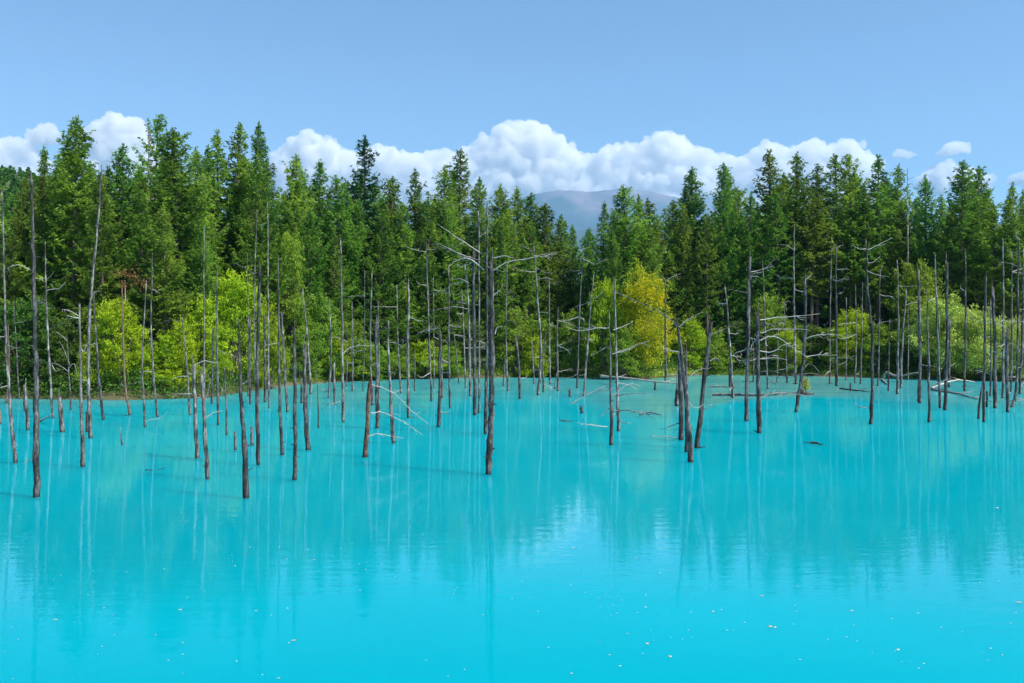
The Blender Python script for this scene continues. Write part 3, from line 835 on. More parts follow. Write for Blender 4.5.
    dead_items.append((x0, root, ph))
    return root
T_ = dead_tree
T_([(15.5, 463), (9, 400), (4, 320), (0, 190)], 4.6, 'silver', 'slim', 4)
T_([(37, 497), (36.5, 400), (35, 300), (32, 176)], 8, 'dark', 'slim', [2, [(31, 270), (18, 265), (8, 268)], [(38, 304), (44, 303), (46, 307)]], lab='tall stout dark-barked trunk at left, its base lowest of all near the left edge')
T_([(0, 424), (0, 411)], 4, 'red', 'broken', 0)
T_([(6.5, 403), (9, 365), (8, 325)], 3.4, 'red', 'slim', 3)
T_([(19, 399), (16, 350), (12.7, 302)], 2.4, 'silver', 'slim', [1, [(14, 323), (22, 322), (25, 319)]])
T_([(28, 430), (26.5, 405), (25, 386)], 4, 'silver', 'broken', 0)
T_([(24.5, 411), (24, 398)], 3, 'dark', 'broken', 0)
T_([(53, 418), (49, 350), (47, 300), (46, 243)], 3.2, 'silver', 'slim', [3, [(48, 330), (58, 324), (69, 323)], [(52, 365), (56, 371), (60, 369)], [(51, 363), (40, 361), (30, 362)]])
T_([(62.5, 432), (60.5, 410), (59, 396)], 5, 'silver', 'broken', 0)
T_([(71, 410), (69, 375), (66.6, 337)], 3, 'silver', 'slim', [[(70, 365), (64, 350), (59.5, 341)], [(67, 341), (62, 336), (57, 332)], [(69, 372), (60, 365), (52, 363)], [(69, 368), (75, 364), (79, 378)]], lab='short forked pale snag left of the small lime bush, arms spreading near its top')
T_([(83, 467), (81.5, 400), (79.5, 305)], 5.2, 'silver', 'slim', [1, [(79, 316), (70, 311), (63, 309)], [(80, 345), (83, 352), (86, 345)]])
T_([(90.5, 438), (88, 370), (89, 309), (97, 220), (100, 165)], 4.6, 'silver', 'slim', [2, [(90, 300), (95, 292), (100, 291)]], lab='towering pale trunk curving right at its top, before the left lime bush')
T_([(87, 432), (86.8, 412)], 3, 'dark', 'broken', 0)
T_([(103, 420), (97, 350), (94.6, 292)], 4, 'dark', 'slim', 1)
T_([(122, 445), (121, 436), (120.5, 427)], 3, 'silver', 'point', 0)
T_([(129.5, 415), (124, 370), (122, 287)], 3.8, 'red', 'slim', 2)
T_([(145, 427), (142, 360), (146, 281)], 3.6, 'silver', 'slim', [1, [(143, 380), (133, 384), (125, 386)]])
T_([(157.4, 417), (151.5, 340), (152.7, 254)], 3.8, 'silver', 'slim', 2)
T_([(190, 415), (186, 360), (182, 318)], 3.8, 'silver', 'slim', [1, [(182, 322), (170, 320), (155, 324)], [(188, 376), (178, 377), (171, 381)]])
T_([(198, 458), (195, 410), (193.3, 364)], 5.2, 'silver', 'broken', [[(194, 366), (204, 361), (212, 362), (219, 363)], [(192, 394), (178, 394), (168, 394)]])
T_([(208, 479), (205, 430), (202, 374)], 5.6, 'silver', 'broken', [[(206, 400), (210, 380), (206, 373)], [(206, 418), (213, 413), (222, 411)]])
T_([(204.5, 412), (204.3, 320), (204.8, 226)], 2.8, 'silver', 'slim', 0)
T_([(211.8, 404), (212.5, 370), (213.4, 329)], 3, 'dark', 'broken', 0)
T_([(218.3, 425), (217, 350), (217, 267)], 4, 'silver', 'slim', 1)
T_([(227, 435), (226, 400), (224, 368)], 3, 'silver', 'slim', 1)
T_([(235.3, 450), (235, 432)], 3.2, 'silver', 'broken', 0)
T_([(246.2, 498), (244, 440), (241, 400), (238.4, 350), (238.4, 317)], 7.4, 'dark', 'point', [[(243, 384), (248, 381), (258, 378)]], lab='stout dark trunk with a long splintered tip, base lowest near the yellow-green thicket')
T_([(250, 404), (249.6, 318)], 3, 'dark', 'broken', 0)
T_([(248, 396), (246.6, 253)], 2, 'silver', 'slim', 0)
T_([(251.7, 445), (251.7, 429)], 3.6, 'silver', 'broken', 0)
T_([(258.2, 465), (257.5, 400), (258.5, 330), (261, 269)], 5, 'dark', 'broken', [1, [(257, 276), (245, 268), (234, 262)]])
T_([(265, 402), (265, 316)], 3.6, 'dark', 'broken', 0)
T_([(269, 408), (268, 300), (267.4, 202)], 3, 'silver', 'slim', 1)
T_([(256, 401), (257.7, 211)], 2.2, 'silver', 'slim', 1)
T_([(282, 455), (279.5, 380), (278.3, 258)], 5.2, 'dark', 'slim', [1, [(278, 372), (286, 369), (293, 368)]])
T_([(287.6, 412), (284, 360), (281.4, 312)], 3.6, 'silver', 'broken', 0)
T_([(294.3, 480), (295.5, 440), (295, 380), (294.8, 329)], 5, 'dark', 'broken', [[(293.5, 445), (291, 444), (291, 446)]])
T_([(302, 403), (301, 379)], 3, 'dark', 'broken', 0)
T_([(307.7, 450), (305.5, 400), (304, 346)], 5.6, 'dark', 'broken', 0)
T_([(310.7, 394), (308, 345), (302.5, 290)], 4, 'silver', 'slim', 1)
T_([(318.3, 428), (317.8, 395), (316.5, 368)], 3, 'dark', 'point', 0)
T_([(328.6, 398), (331, 350), (329, 299)], 3.2, 'silver', 'slim', 1)
T_([(335, 404), (334, 362)], 3, 'silver', 'broken', 0)
T_([(343, 422), (342.5, 336), (340.9, 240)], 5, 'silver', 'slim', [1, [(343, 353), (352, 347), (373, 345)]])
T_([(352.5, 391), (352, 302)], 3, 'silver', 'slim', 1)
T_([(346.5, 386), (347.5, 330)], 2, 'silver', 'slim', 1)
T_([(365, 457), (367.5, 420), (370.2, 383)], 6, 'bark', 'broken', [[(371, 384), (381, 387), (395, 393), (412, 410), (430, 423)], [(371, 413), (382, 413), (403, 422), (423, 436)], [(369, 436), (378, 434), (390, 437), (403, 439)]], lab='leaning broken brown stump with long thin branches trailing right to the water')
T_([(377.5, 428), (377, 380), (376.3, 324)], 5.8, 'dark', 'broken', [[(377, 333), (383, 329), (389, 324)]])
T_([(372.8, 405), (370, 350), (371.6, 274)], 4, 'silver', 'slim', 2)
T_([(393.3, 443), (390.5, 395), (388.8, 350), (388.6, 322)], 5, 'silver', 'slim', 1)
T_([(363, 391), (364.5, 330), (365, 271)], 2.2, 'silver', 'slim', [2, [(365, 296), (355, 296), (345, 297)]])
T_([(401, 393), (397.5, 340), (396.8, 286)], 3, 'silver', 'slim', [2, [(397, 307), (385, 307), (373, 306)]])
T_([(408.5, 418), (408, 350), (408, 284)], 4.4, 'silver', 'broken', 3)
T_([(414.6, 391), (415, 351)], 2.4, 'silver', 'slim', 0)
T_([(379, 398), (378, 302)], 2.4, 'silver', 'slim', 1)
T_([(431.7, 401), (428, 310), (426, 240)], 3.6, 'silver', 'slim', [3, [(426, 252), (415, 250), (404, 246)], [(428, 295), (440, 292), (449, 294), (464, 295)]])
T_([(438.5, 427), (440, 380), (439.5, 332)], 4.6, 'dark', 'broken', [[(440, 411), (445, 413), (449, 411)]])
T_([(442, 398), (441, 335)], 2.8, 'silver', 'slim', 1)
T_([(434, 388), (433.3, 278)], 2.2, 'silver', 'slim', 2)
T_([(450, 408), (449, 340), (448.7, 267)], 3.5, 'silver', 'slim', [2, [(449, 309), (437, 309), (429, 313)]])
T_([(459, 383), (456, 350), (452.5, 325)], 2, 'silver', 'slim', 1)
T_([(465.5, 388), (464, 340), (462, 290)], 3, 'silver', 'slim', [1, [(463, 326), (455, 327), (448, 332)]])
T_([(470.2, 396), (468.5, 300), (464.6, 264)], 4, 'silver', 'slim', [1, [(469, 283), (461, 279), (452, 280)], [(468, 309), (456, 307), (443, 308)]])
T_([(475, 415), (474, 330), (473.7, 251)], 5, 'dark', 'broken', [1, [(474, 258), (463, 255), (450, 249), (436, 243)]])
T_([(479, 413), (479.5, 330), (478.6, 213)], 3.5, 'silver', 'slim', [2, [(479, 238), (483, 234), (489, 230)]])
T_([(485.6, 434), (487, 330), (487, 205)], 5, 'dark', 'slim', [2, [(482, 254), (467, 244), (452, 234), (437, 223)], [(484, 270), (475, 262), (467, 258), (454, 262), (444, 272)], [(485, 262), (472, 258), (460, 254), (440, 246), (432, 244)]], lab='tallest thin-topped trunk in the tangled central cluster, long arms sweeping left')
T_([(488.2, 474), (490.6, 430), (492, 375), (491.5, 320), (490.7, 265)], 8, 'dark', 'broken', [1, [(493, 271), (506, 263), (523, 259), (543, 256), (557, 254)], [(494, 295), (500, 290), (503, 284)], [(495, 334), (497, 328), (503, 326)], [(494, 258), (505, 256), (515, 259)]], lab='stoutest dark trunk at the centre of the pond, its foot nearest the camera')
T_([(508, 391), (506, 340), (507, 265)], 3.2, 'silver', 'slim', [3, [(507, 300), (512, 297), (516, 295)]])
T_([(503.5, 386), (505.5, 355)], 2.6, 'silver', 'slim', 0)
T_([(520, 399), (519, 370), (516.3, 337)], 3.4, 'dark', 'broken', [[(517, 337), (521, 334), (526, 331)]])
T_([(533.7, 384), (531.6, 338)], 2.6, 'silver', 'slim', 0)
T_([(538.2, 395), (541, 350), (537, 290), (533.7, 247)], 4.2, 'silver', 'slim', [2, [(537, 268), (545, 273), (554, 272)], [(533, 252), (525, 247), (518, 244)], [(534, 256), (545, 254), (558, 252)]])
T_([(543.6, 392), (543, 360), (546, 330)], 3, 'silver', 'slim', 1)
T_([(549.5, 384), (548.7, 279)], 3.2, 'silver', 'slim', [2, [(549, 283), (556, 283), (563, 282)]])
T_([(557.7, 391), (557.7, 308)], 3.2, 'silver', 'slim', [2, [(558, 352), (566, 350), (573, 348)]])
T_([(554.5, 389), (556.5, 374)], 2.4, 'silver', 'slim', 0)
T_([(569.8, 397), (569.5, 389)], 3.2, 'dark', 'broken', 0)
T_([(577.4, 388), (579.5, 320), (583.6, 247)], 3, 'silver', 'slim', [5, [(583, 249), (587, 248), (590, 247)]])
T_([(582, 413), (581.5, 407)], 4, 'dark', 'broken', 0)
T_([(583.6, 396), (587, 350), (590, 310), (593.4, 275)], 3.4, 'silver', 'slim', [3, [(593, 299), (598, 296), (602, 292)]])
T_([(611.2, 445), (611, 400), (610, 350), (608.8, 310)], 6, 'dark', 'point', [1, [(609, 328), (598, 328), (580, 331), (562, 326)], [(609, 346), (598, 352), (588, 358)], [(612, 354), (625, 351), (635, 347)], [(608, 386), (595, 391), (580, 398), (571, 404)], [(613, 397), (622, 388), (632, 384), (640, 386)], [(609, 408), (603, 415), (601, 420)], [(608, 427), (590, 425), (577, 423)], [(614, 396), (628, 394), (642, 393)], [(612, 411), (630, 411), (645, 414), (655, 420)], [(613, 330), (622, 327), (633, 322)]], lab='pointed dark snag left of the golden tree with a cage of pale drooping branches')
T_([(618.8, 431), (617.5, 400), (616, 350), (614.5, 278)], 4.6, 'silver', 'slim', [2, [(618, 383), (628, 385), (638, 389)], [(617, 352), (628, 349), (638, 344), (650, 341)]])
T_([(655.3, 390), (655, 383)], 3.4, 'dark', 'broken', 0)
T_([(665.5, 381), (665.3, 330), (665.5, 280)], 3.8, 'dark', 'slim', [1, [(666, 281), (672, 277), (680, 274)], [(665, 279), (660, 276), (654, 271)]])
T_([(676.8, 406), (677.8, 387)], 6, 'dark', 'broken', 0)
T_([(681.3, 440), (680.5, 400), (679, 352)], 5.4, 'dark', 'broken', [[(680, 439), (665, 436), (650, 437)], [(679, 423), (668, 427), (661, 430)]])
T_([(686.6, 452), (686.5, 410), (686, 352)], 4.6, 'dark', 'broken', [[(687, 400), (695, 408), (705, 404)]])
T_([(691, 462), (688, 420), (684, 375), (680, 340), (677, 320)], 6, 'dark', 'slim', [[(677, 327), (665, 316), (648, 306), (632, 300), (615, 291)], [(679, 327), (690, 318), (702, 312)], [(686, 385), (692, 374), (702, 369), (709, 369)], [(678, 352), (668, 350), (662, 346)]], lab='bent trunk right of the golden tree with one long pale arm reaching left')
T_([(697, 448), (702, 400), (707, 355), (710, 324)], 6, 'dark', 'broken', [[(711, 335), (720, 331), (730, 327), (740, 320)], [(710, 361), (715, 358), (719, 359)], [(704, 410), (711, 405), (716, 408)]], lab='stout dark pole leaning right, a forked arm at its top, right of the golden tree')
T_([(732.8, 398), (731, 360), (728, 320), (725, 285)], 4, 'silver', 'slim', 2)
T_([(729.8, 387), (730, 368)], 3.2, 'dark', 'broken', 0)
T_([(746, 421), (747.5, 370), (749, 310), (750, 259)], 5, 'dark', 'broken', [2, [(748, 293), (738, 291), (728, 289)], [(751, 272), (760, 270), (772, 266)]])
T_([(758.8, 433), (758, 370), (756.4, 315)], 6, 'dark', 'broken', [2, [(760, 320), (775, 318), (800, 316), (820, 313)], [(760, 326), (772, 324), (784, 320)], [(760, 333), (778, 329), (810, 330)], [(759, 341), (768, 337), (778, 338), (790, 346), (806, 357)], [(760, 351), (772, 352), (781, 346), (791, 343)], [(761, 359), (775, 358), (787, 360)], [(761, 372), (770, 371), (785, 374)], [(761, 397), (775, 393), (800, 394)], [(757, 340), (752, 344), (750, 352)]], lab='stout dark pole with ladder-like pale branches all to its right')
T_([(753.5, 382), (753, 342)], 3, 'silver', 'slim', 1)
T_([(767.6, 389), (765, 330), (762.5, 262)], 3, 'silver', 'slim', [1, [(763, 266), (759, 262), (761, 258)], [(763, 270), (770, 264), (774, 258)], [(763, 272), (753, 274), (748, 278)]])
T_([(787, 383), (785.5, 340), (784, 302)], 2.6, 'silver', 'slim', [2, [(784, 304), (788, 301), (791, 303)]])
T_([(777, 382), (778, 330)], 2, 'silver', 'slim', 1)
T_([(796, 384), (793.5, 300), (793.6, 226)], 4, 'silver', 'slim', [1, [(794, 250), (788, 246), (781, 244)]])
T_([(795.7, 412), (800.5, 380), (804.5, 335), (804, 278)], 5.2, 'dark', 'broken', [[(805, 280), (809, 277), (813, 274)], [(806, 339), (815, 335), (826, 334), (838, 336)], [(806, 357), (818, 355), (836, 355)], [(803, 370), (810, 363), (820, 373)], [(804, 342), (797, 337), (794, 326)]], lab='dark slightly bent pole just left of the small stump sapling')
T_([(829.7, 384), (830, 300), (831, 237)], 2.6, 'silver', 'slim', [2, [(831, 249), (837, 247), (844, 245)], [(830, 262), (824, 258), (820, 256)]])
T_([(836.3, 386), (836, 320), (836, 246)], 4.6, 'dark', 'slim', [1, [(838, 294), (843, 292), (845, 287)], [(837, 283), (841, 280), (846, 276)]])
T_([(846, 380), (846.5, 298)], 2.2, 'silver', 'slim', 0)
T_([(855, 383), (855, 286)], 2.6, 'silver', 'slim', 0)
T_([(860.5, 384), (862.5, 282)], 2.6, 'silver', 'slim', 0)
T_([(850.5, 391), (850.5, 383)], 2.2, 'dark', 'broken', 0)
T_([(870.7, 424), (872.5, 380), (872, 335), (868, 290), (866.4, 241)], 5.2, 'dark', 'slim', [1, [(866, 249), (859, 249), (852, 245)], [(868, 250), (878, 245), (892, 238)], [(868, 263), (873, 262), (880, 256)], [(873, 327), (882, 322), (895, 321), (899, 321)], [(870, 408), (860, 407), (851, 402)]], lab='tall dark pole with raised forked arms near the broken white branch')
T_([(878, 386), (879, 330), (879.5, 271)], 2.6, 'silver', 'slim', [1, [(880, 271), (882, 268), (882, 265)]])
T_([(888.3, 391), (889.5, 320)], 2.8, 'dark', 'slim', 0)
T_([(897, 394), (898, 330), (897, 262)], 4, 'silver', 'slim', 1)
T_([(900.5, 388), (902.5, 340), (906.8, 288)], 4, 'silver', 'slim', [[(906, 305), (912, 303), (918, 302)]])
T_([(907.8, 380), (907.7, 306)], 2.2, 'silver', 'slim', 0)
T_([(919.8, 403), (919.8, 340), (919.4, 271)], 4.6, 'dark', 'broken', [[(921, 365), (932, 366), (945, 368)]])
T_([(929, 422), (928, 350), (926, 290)], 4.4, 'dark', 'slim', [[(927, 302), (932, 299), (937, 296)], [(931, 387), (938, 385), (947, 380), (955, 379)]])
T_([(940.2, 408), (938.5, 340), (936.3, 255)], 4, 'silver', 'slim', 1)
T_([(945, 410), (947.5, 340), (948, 262)], 4.6, 'dark', 'broken', 0)
T_([(949, 387), (950.5, 320)], 3.4, 'silver', 'slim', [[(951, 366), (954, 364), (956, 363)]])
T_([(938, 385), (939.5, 311)], 3, 'silver', 'slim', 0)
T_([(964.4, 391), (965.5, 320), (965, 250)], 4, 'dark', 'slim', [1, [(964, 291), (961, 288), (960, 284)]])
T_([(983.4, 422), (984, 360), (984.6, 278)], 4.4, 'dark', 'broken', 1)
T_([(978.3, 419), (980.5, 395), (983, 380)], 4, 'dark', 'slim', 0)
T_([(987, 407), (986.8, 391)], 2.6, 'dark', 'broken', 0)
T_([(990.3, 396), (991, 300)], 3, 'dark', 'slim', 1)
T_([(994.4, 408), (995, 350), (993.4, 288)], 5, 'dark', 'broken', 1)
T_([(1002.8, 398), (1003, 320), (1002, 240)], 4, 'silver', 'slim', 3)
T_([(1007.3, 412), (1008, 330)], 4.6, 'dark', 'broken', 1)
T_([(1012, 407), (1016.5, 390), (1018.5, 320), (1020, 237)], 4.6, 'dark', 'slim', [3, [(1020, 240), (1016, 236), (1018, 231)]])
T_([(1019.6, 394), (1022, 250)], 4, 'dark', 'slim', 2)
T_([(1011, 392), (1012, 320), (1012, 250)], 3, 'silver', 'slim', [2, [(1012, 254), (1008, 250), (1007, 246)], [(1012, 258), (1016, 252), (1020, 248)]])
T_([(1032, 405), (1033, 270)], 4.5, 'dark', 'slim', 2)
T_([(-12, 440), (-14, 260)], 5, 'silver', 'slim', 2)
# bleached pole rising out of the larches on the right skyline
def pole(x, y0, y1, D, w, label):
    b = px(x, y0, D); gz = float(ground_z(b.x, b.y)); root = empty('dead_tree', (b.x, b.y, gz))
    h = CAM_H + (HOR - y1) / F * D - gz
    T = Tubes(); T.tube([(0, 0, -.2), (.1, 0, h * .5), (0.05, 0, h)], [w, w * .7, w * .25], 7, .1, 3)
    link('trunk', T.mesh('trunk'), M['silver'], root, True)
    for k in range(16):
        z = h * (0.6 + .39 * k / 16); s_ = random.choice((-1, 1)); L = random.uniform(.5, 1.3)
        B = Tubes(); B.tube([(0.05, 0, z), (s_ * L * .5, random.uniform(-.5, .5), z + .05), (s_ * L, random.uniform(-.5, .5), z + random.uniform(-.1, .3))], [.035, .025, .01], 4)
        link('branch', B.mesh('branch'), M['silver'], root, True)
    tag(root, label, 'dead tree')
pole(907, 370, 168, 117, .14, 'thin bare dead spire poking above the right skyline between two green larches')
pole(148, 370, 124, 93, .13, 'bare twiggy dead spire poking above the left skyline beside a green larch')
# rust coloured dead crown tip
b = px(125, 290, 74.4)
T = Tubes(); rr_ = empty('withered_larch', (b.x, b.y, float(ground_z(b.x, b.y)) - .1))
T.tube([(0, 0, 0), (.1, 0, 3.5), (0, 0, b.z)], [.09, .07, .03], 6, .1, 2)
link('trunk', T.mesh('trunk'), M['red'], rr_, True)
P = np.concatenate([RNG.normal(size=(60, 3)) * [.38, .3, .14] + [dx, 0, b.z + dz] for dx, dz in ((-.3, .5), (.4, .3), (1.2, -.1), (1.5, -.5), (-.1, -.3), (.5, .8))])
link('crown', quadmesh('crown', leaf_quads(P, .2, .08, RNG, .3)), M['rust'], rr_)
tag(rr_, 'small withered larch with rust-brown needles above the left lime bush', 'larch')

def small_range(items):
    ordinals(items, None)
small_range(dead_items)

# ------------------------------------------------------------------ fallen branches and logs lying in the water
def log(name, path, w, mat, label, dz=0.02, cat='branch', twigs=2, grp=None):
    """path of pixel points; each is put on the water surface (dz above it) or, with a third value, at that distance"""
    pts = []
    for p in path:
        D = p[2] if len(p) > 2 else depth(p[1])
        v_ = px(p[0], p[1], D)
        if len(p) < 3: v_.z = dz
        pts.append(v_)
    o0 = pts[0].copy(); pts = [p - o0 for p in pts]
    rs = random.Random(int(path[0][0]))
    D = o0.y; n_ = 14
    Q = resample(pts, n_); r = w * .5 / F * D
    Q = [q + Vector((0, rs.uniform(-.06, .06), rs.uniform(-.3, .3) * r)) for q in Q]
    T = Tubes(); T.tube(Q, [r * (1.1 - .7 * j / (n_ - 1)) for j in range(n_)], 7, .2, 5)
    for k in range(twigs):
        j = rs.randrange(2, n_ - 1); L = rs.uniform(6, 16) / F * D; s_ = rs.choice((-1, 1))
        T.tube([Q[j], Q[j] + Vector((s_ * L * .5, rs.uniform(-.4, .4) * L, L * .12)), Q[j] + Vector((s_ * L, rs.uniform(-.6, .6) * L, L * rs.uniform(.1, .4)))], [r * .5, r * .35, r * .12], 5, .1, k)
    me = T.mesh(name)
    o = link(name, me, M[mat], None, True); o.location = o0
    tag(o, label, cat, grp)
    return o
log('fallen_branch', [(601, 376.5, 96), (625, 378, 90), (655, 381.5, 86), (686, 384, 82)], 2.0, 'twig', 'long pale branch lying level from the cage-like snag to the bent trunk', twigs=4)
log('fallen_log', [(712, 395.5), (735, 395.5), (762, 396), (785, 394), (806, 393.2)], 2.4, 'silver', 'slender grey log floating below the ladder-branched pole', 0.08, 'log')
log('fallen_branch', [(700, 389, 88), (716, 386, 88), (738, 388, 87), (760, 389, 86)], 1.4, 'twig', 'thin pale branch just above the water behind the floating grey log')
log('fallen_branch', [(882.5, 379, 103), (886.5, 372.5, 101), (896, 376, 99), (908, 374.5, 97), (919, 372.5, 96)], 2.6, 'twig', 'broken white branch with a crooked elbow lying near the right far bank', twigs=1)
log('fallen_branch', [(882.5, 380.5), (887, 385)], 2.4, 'twig', 'short white stick at the elbow of the broken white branch', 0.1, twigs=0)
log('fallen_branch', [(930, 390), (956, 394), (978, 400)], 2.0, 'twig', 'pale branch slanting across the water before the pale willow bush', 0.06)
log('fallen_branch', [(932, 388, 84), (947, 382, 86), (960, 380, 88), (975, 382, 90)], 1.8, 'twig', 'thin arched branch above the slanting pale branch at right')
log('fallen_branch', [(840, 389), (856, 391), (869, 392)], 1.4, 'dark', 'thin dark stick on shallow water left of the tall forked pole', 0.05)
log('fallen_branch', [(41, 421, 52), (47, 417, 51.5), (52, 414, 51)], 1.8, 'twig', 'short white stick slanting up beside the left thin trunk', twigs=0)
log('fallen_branch', [(640, 415), (650, 413), (662, 416)], 1.4, 'twig', 'little grey stick drifting before the golden tree', 0.04)
log('floating_driftwood', [(813, 443), (818, 444), (823, 445)], 3.4, 'dark', 'small dark driftwood piece floating below the stump sapling', 0.0, 'driftwood', 1)
log('floating_driftwood', [(146, 470), (151, 470.4), (156, 470)], 2.2, 'dark', 'small dark driftwood sliver floating below the low left bushes', -0.01, 'driftwood', 1)
log('floating_driftwood', [(560, 421), (567, 421.5), (574, 421)], 1.6, 'dark', 'thin dark driftwood sliver floating left of the pointed dark snag', 0.0, 'driftwood', 1)
# rotten stump with a young plant growing on it
D = depth(394.5)
b = px(806, 394.5, D); b.z = 0
root = empty('rotten_stump', b)
T = Tubes(); T.tube([(-.25, 0, -.6), (-.2, 0, -.05), (-.05, 0, .18), (0, 0, .24)], [.42, .40, .34, .22], 9, .35, 9, jag=.08)
T.tube([(.1, 0, .02), (.45, 0, .06), (.62, .1, .0)], [.14, .1, .05], 6, .2, 4)
link('stump', T.mesh('stump'), M['dark'], root, True)
tag(root, 'low rotten stump in shallow water carrying a tiny bright sapling', 'stump')
sap = make_broadleaf(1.0, .9, 77, M['yellow'], 700, .09, 2, .1, 'young_sapling')
sap.location = (b.x - .05, b.y, .22); sap.scale = (.8, .8, 1.05)
tag(sap, 'tiny yellow-green sapling sprouting from the rotten stump in the water', 'sapling')
# stumps and sticks at the waterline
# ------------------------------------------------------------------ fallen leaves on the water
m, nt, p, out = material('fallen_leaf_pale')
oi = nt.nodes.new('ShaderNodeObjectInfo'); r = ramp(nt, [(0, (.62, .60, .50)), (.5, (.50, .46, .30)), (.8, (.42, .28, .16)), (1, (.7, .7, .65))])
nt.links.new(oi.outputs['Random'], r.inputs['Fac']); nt.links.new(r.outputs['Color'], p.inputs['Base Color'])
p.inputs['Roughness'].default_value = .5
M['leaf'] = m
def leaf_mesh(seed):
    rs = random.Random(seed); n = 9; V = []; Fc = []
    cup = rs.uniform(.08, .25)
    for i in range(n):
        t = i / (n - 1); w = math.sin(math.pi * t ** .8) * .32 + .01
        c = rs.uniform(-.02, .02)
        for s_ in (-1, 0, 1):
            V.append((t - .5, s_ * w + c, cup * (abs(s_) * w * 1.6 + (t - .5) ** 2) + .02))
    nv = len(V)
    V += [(x, y, z - .015) for x, y, z in V]
    for i in range(n - 1):
        for k in range(2):
            a = i * 3 + k
            Fc.append((a, a + 1, a + 4, a + 3)); Fc.append((nv + a, nv + a + 3, nv + a + 4, nv + a + 1))
    for i in range(n - 1):
        for k in (0, 2):
            a = i * 3 + k; Fc.append((a, a + 3, nv + a + 3, nv + a) if k == 0 else (a, nv + a, nv + a + 3, a + 3))
    me = pymesh('floating_leaf', V, Fc); me.materials.append(M['leaf']); return me
LM = [leaf_mesh(k) for k in range(4)]
def leaf(x, y, s, label=None):
    D = depth(y); q = px(x, y, D)
    o = link('floating_leaf', LM[random.randrange(4)], None, None, True)
    o.location = (q.x, q.y, .004); o.rotation_euler = (0, 0, random.uniform(0, 6.28)); s *= .8; o.scale = (s, s, s)
    tag(o, label or 'tiny pale leaf or petal fleck adrift on the turquoise water', 'leaf', 'leaves adrift on the pond' if label else 'tiny flecks scattered on the near water')
BIG = [(762, 596, .10, 'pale leaf at the left end of the little raft of leaves lower right'), (770, 627, .13, 'largest pale leaf drifting at the bottom, right of centre'), (775, 627.5, .09, 'leaf touching the largest pale leaf, just right of it'), (670, 657, .10, 'bright cream leaf near the bottom centre-right, above two small ones'),
       (1019, 603, .12, 'long pale leaf at the right frame edge'), (997, 508, .14, 'brownish leaf floating far out at the right'), (573, 548, .10, 'brown leaf beside the left white cloud reflection'), (852, 611, .09, 'tan leaf in the lower right, left of the frame-edge leaf'),
       (713, 612, .08, 'orange-tan leaf above the bright cream leaf'), (647, 644, .09, 'round pale leaf left of the bright cream leaf'), (55, 620, .09, 'bright pale leaf in the lower left corner'), (294, 641, .10, 'brownish-white leaf at the bottom, left of centre'),
       (314, 560, .08, 'white leaf below the dark near-centre trunks'), (180, 610, .08, 'bright white leaf in the lower left quarter'), (235, 566, .07, 'white leaf straight below the stout barked trunks'), (898, 650, .09, 'pale leaf at the lower right corner')]
for x, y, s_, lb in BIG: leaf(x, y, s_, lb)
lr = random.Random(99)
for i in range(190):
    y = 500 + 180 * lr.random() ** .75; x = lr.uniform(0, 1024)
    if i % 3:
        k = i % 7; y = 505 + 24 * k + lr.gauss(0, 4) + 14 * math.sin(x / 90 + k); x = (lr.gauss(0, 120) + 140 * k + 90) % 1024
    if y < 540 and lr.random() < .5: continue
    if y > 683: continue
    leaf(x, y, lr.uniform(.018, .05) * (1.3 if lr.random() < .2 else 1))

# ------------------------------------------------------------------ clouds
CD = 16500.0
tex = []
for nm, ns_, dp in (('cloud_billow_large', 260, 4), ('cloud_billow_small', 65, 4)):
    t = bpy.data.textures.new(nm, 'CLOUDS'); t.noise_scale = ns_; t.noise_depth = dp; t.noise_type = 'SOFT_NOISE'; tex.append(t)
import bmesh
_b = bmesh.new(); bmesh.ops.create_icosphere(_b, subdivisions=2, radius=1.0)
ICO_V = np.array([v.co[:] for v in _b.verts]); ICO_F = np.array([[v.index for v in f.verts] for f in _b.faces]); _b.free()
def cloud(spec, ybot, seed, D=CD, step=5, rmin=3, rmax=9, vox=18, thick=450):
    rs = random.Random(seed)
    xs = [s[0] for s in spec]; ys = [s[1] for s in spec]
    SV, SF = [], []
    k = D / F
    cx = (xs[0] + xs[-1]) / 2
    x = xs[0]
    while x <= xs[-1]:
        yt = float(np.interp(x, xs, ys)); yb = ybot(x) if callable(ybot) else ybot
        y = yt
        first = True
        while y < yb:
            r = rs.uniform(rmin, rmax)
            r = min(r, max(2.5, (yb - yt) * .6))
            c = (rs.uniform(-3, 3) + x, y + r)
            for z in range(2):
                loc = ((c[0] - cx) * k, rs.uniform(-.5, .5) * thick * (1 if z else .4), (HOR - c[1]) * k)
                SF.append(ICO_F + len(SV) * len(ICO_V))
                SV.append(ICO_V * [1.1, 1.2, 1] * (r * k * (1 if z == 0 else .9)) + loc)
            y += r * rs.uniform(.8, 1.3); first = False
        x += step * rs.uniform(.7, 1.3)
    me = pymesh('cloud', np.concatenate(SV), np.concatenate(SF).tolist())
    o = link('cloud', me, M['cloud'], None, True)
    o.location = ((cx - 512) * k, D, CAM_H)
    rm = o.modifiers.new('remesh', 'REMESH'); rm.mode = 'VOXEL'; rm.voxel_size = vox; rm.use_smooth_shade = True
    for t, s_ in zip(tex, (210, 70)):
        dm = o.modifiers.new('displace', 'DISPLACE'); dm.texture = t; dm.strength = s_; dm.mid_level = .5; dm.texture_coords = 'GLOBAL'
    rm = o.modifiers.new('remesh again', 'REMESH'); rm.mode = 'VOXEL'; rm.voxel_size = vox; rm.use_smooth_shade = True
    tag(o, kind='structure')
    return o
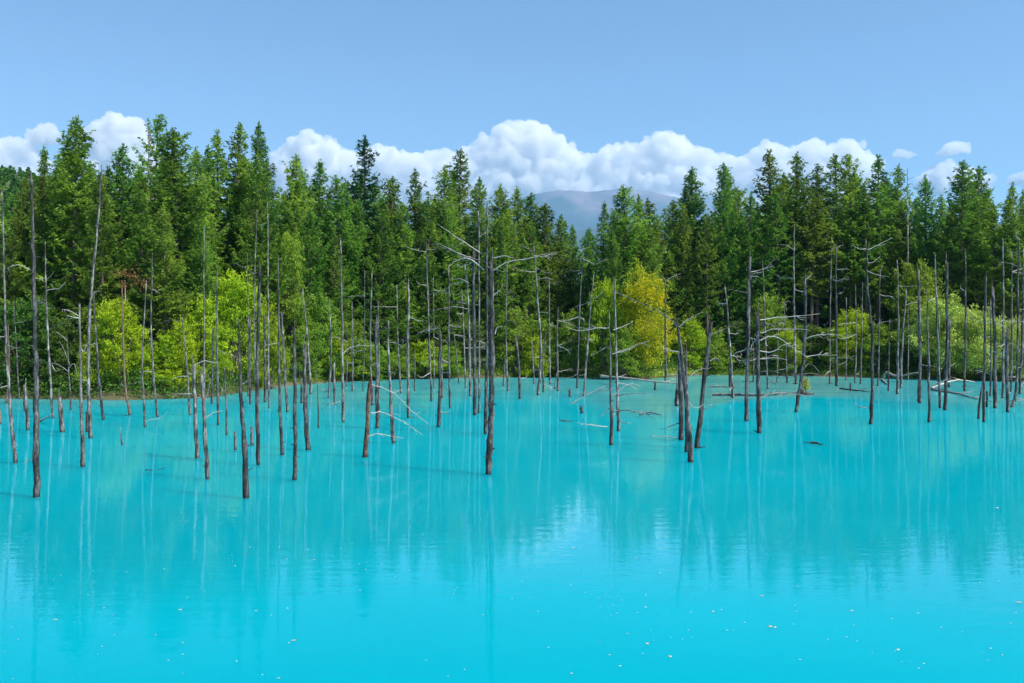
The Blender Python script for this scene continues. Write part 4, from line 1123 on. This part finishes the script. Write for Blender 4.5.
BANK = [(262, 178), (280, 152), (295, 137), (310, 129), (325, 134), (338, 143), (352, 153), (372, 147), (392, 146), (410, 153), (432, 149), (455, 151), (475, 143), (492, 131), (508, 122), (530, 120), (548, 124), (562, 139), (578, 152), (600, 150), (618, 142), (636, 145), (652, 134), (668, 131), (684, 136), (700, 148), (720, 154), (742, 158), (758, 146), (770, 139), (785, 144), (800, 146), (812, 139), (826, 147), (842, 139), (858, 141), (870, 152), (882, 166)]
cloud(BANK, 205, 1)
cloud([(-60, 140), (-30, 130), (0, 138), (20, 137), (36, 148), (45, 158)], 200, 2)
cloud([(30, 128), (40, 121), (52, 122), (60, 130)], 136, 3, rmin=3, rmax=6, step=4, thick=300)
cloud([(85, 135), (95, 122), (110, 114), (125, 114), (138, 120), (147, 128), (160, 150)], 200, 4)
cloud([(941, 149), (948, 143), (957, 140), (966, 144), (970, 149)], 151, 5, rmin=2.5, rmax=5, step=4, thick=300)
cloud([(893, 153), (902, 150), (912, 153)], 154.5, 6, rmin=2, rmax=3, step=3, thick=200, vox=18)
cloud([(922, 172), (935, 164), (950, 161), (965, 166), (990, 176)], 185, 7, thick=400)
cloud([(1012, 176), (1024, 170), (1050, 168)], 181, 8, rmin=4, rmax=6, thick=300)

# ------------------------------------------------------------------ haze
bm = bmesh.new()
bmesh.ops.create_cube(bm, size=1.0)
me = bpy.data.meshes.new('haze'); bm.to_mesh(me); bm.free()
m = bpy.data.materials.new('haze_air'); m.use_nodes = True; nt = m.node_tree; nt.nodes.clear()
out = nt.nodes.new('ShaderNodeOutputMaterial'); pv = nt.nodes.new('ShaderNodeVolumePrincipled')
pv.inputs['Color'].default_value = (.16, .58, 1, 1)
pv.inputs['Density'].default_value = 5e-5
pv.inputs['Anisotropy'].default_value = 0.2
nt.links.new(pv.outputs[0], out.inputs['Volume'])
o = link('haze', me, m)
o.scale = (18000, 13600, 2003); o.location = (0, 6300, 998.5)
tag(o, 'thin blue summer haze filling the air over the pond and valley', None, None, 'stuff')
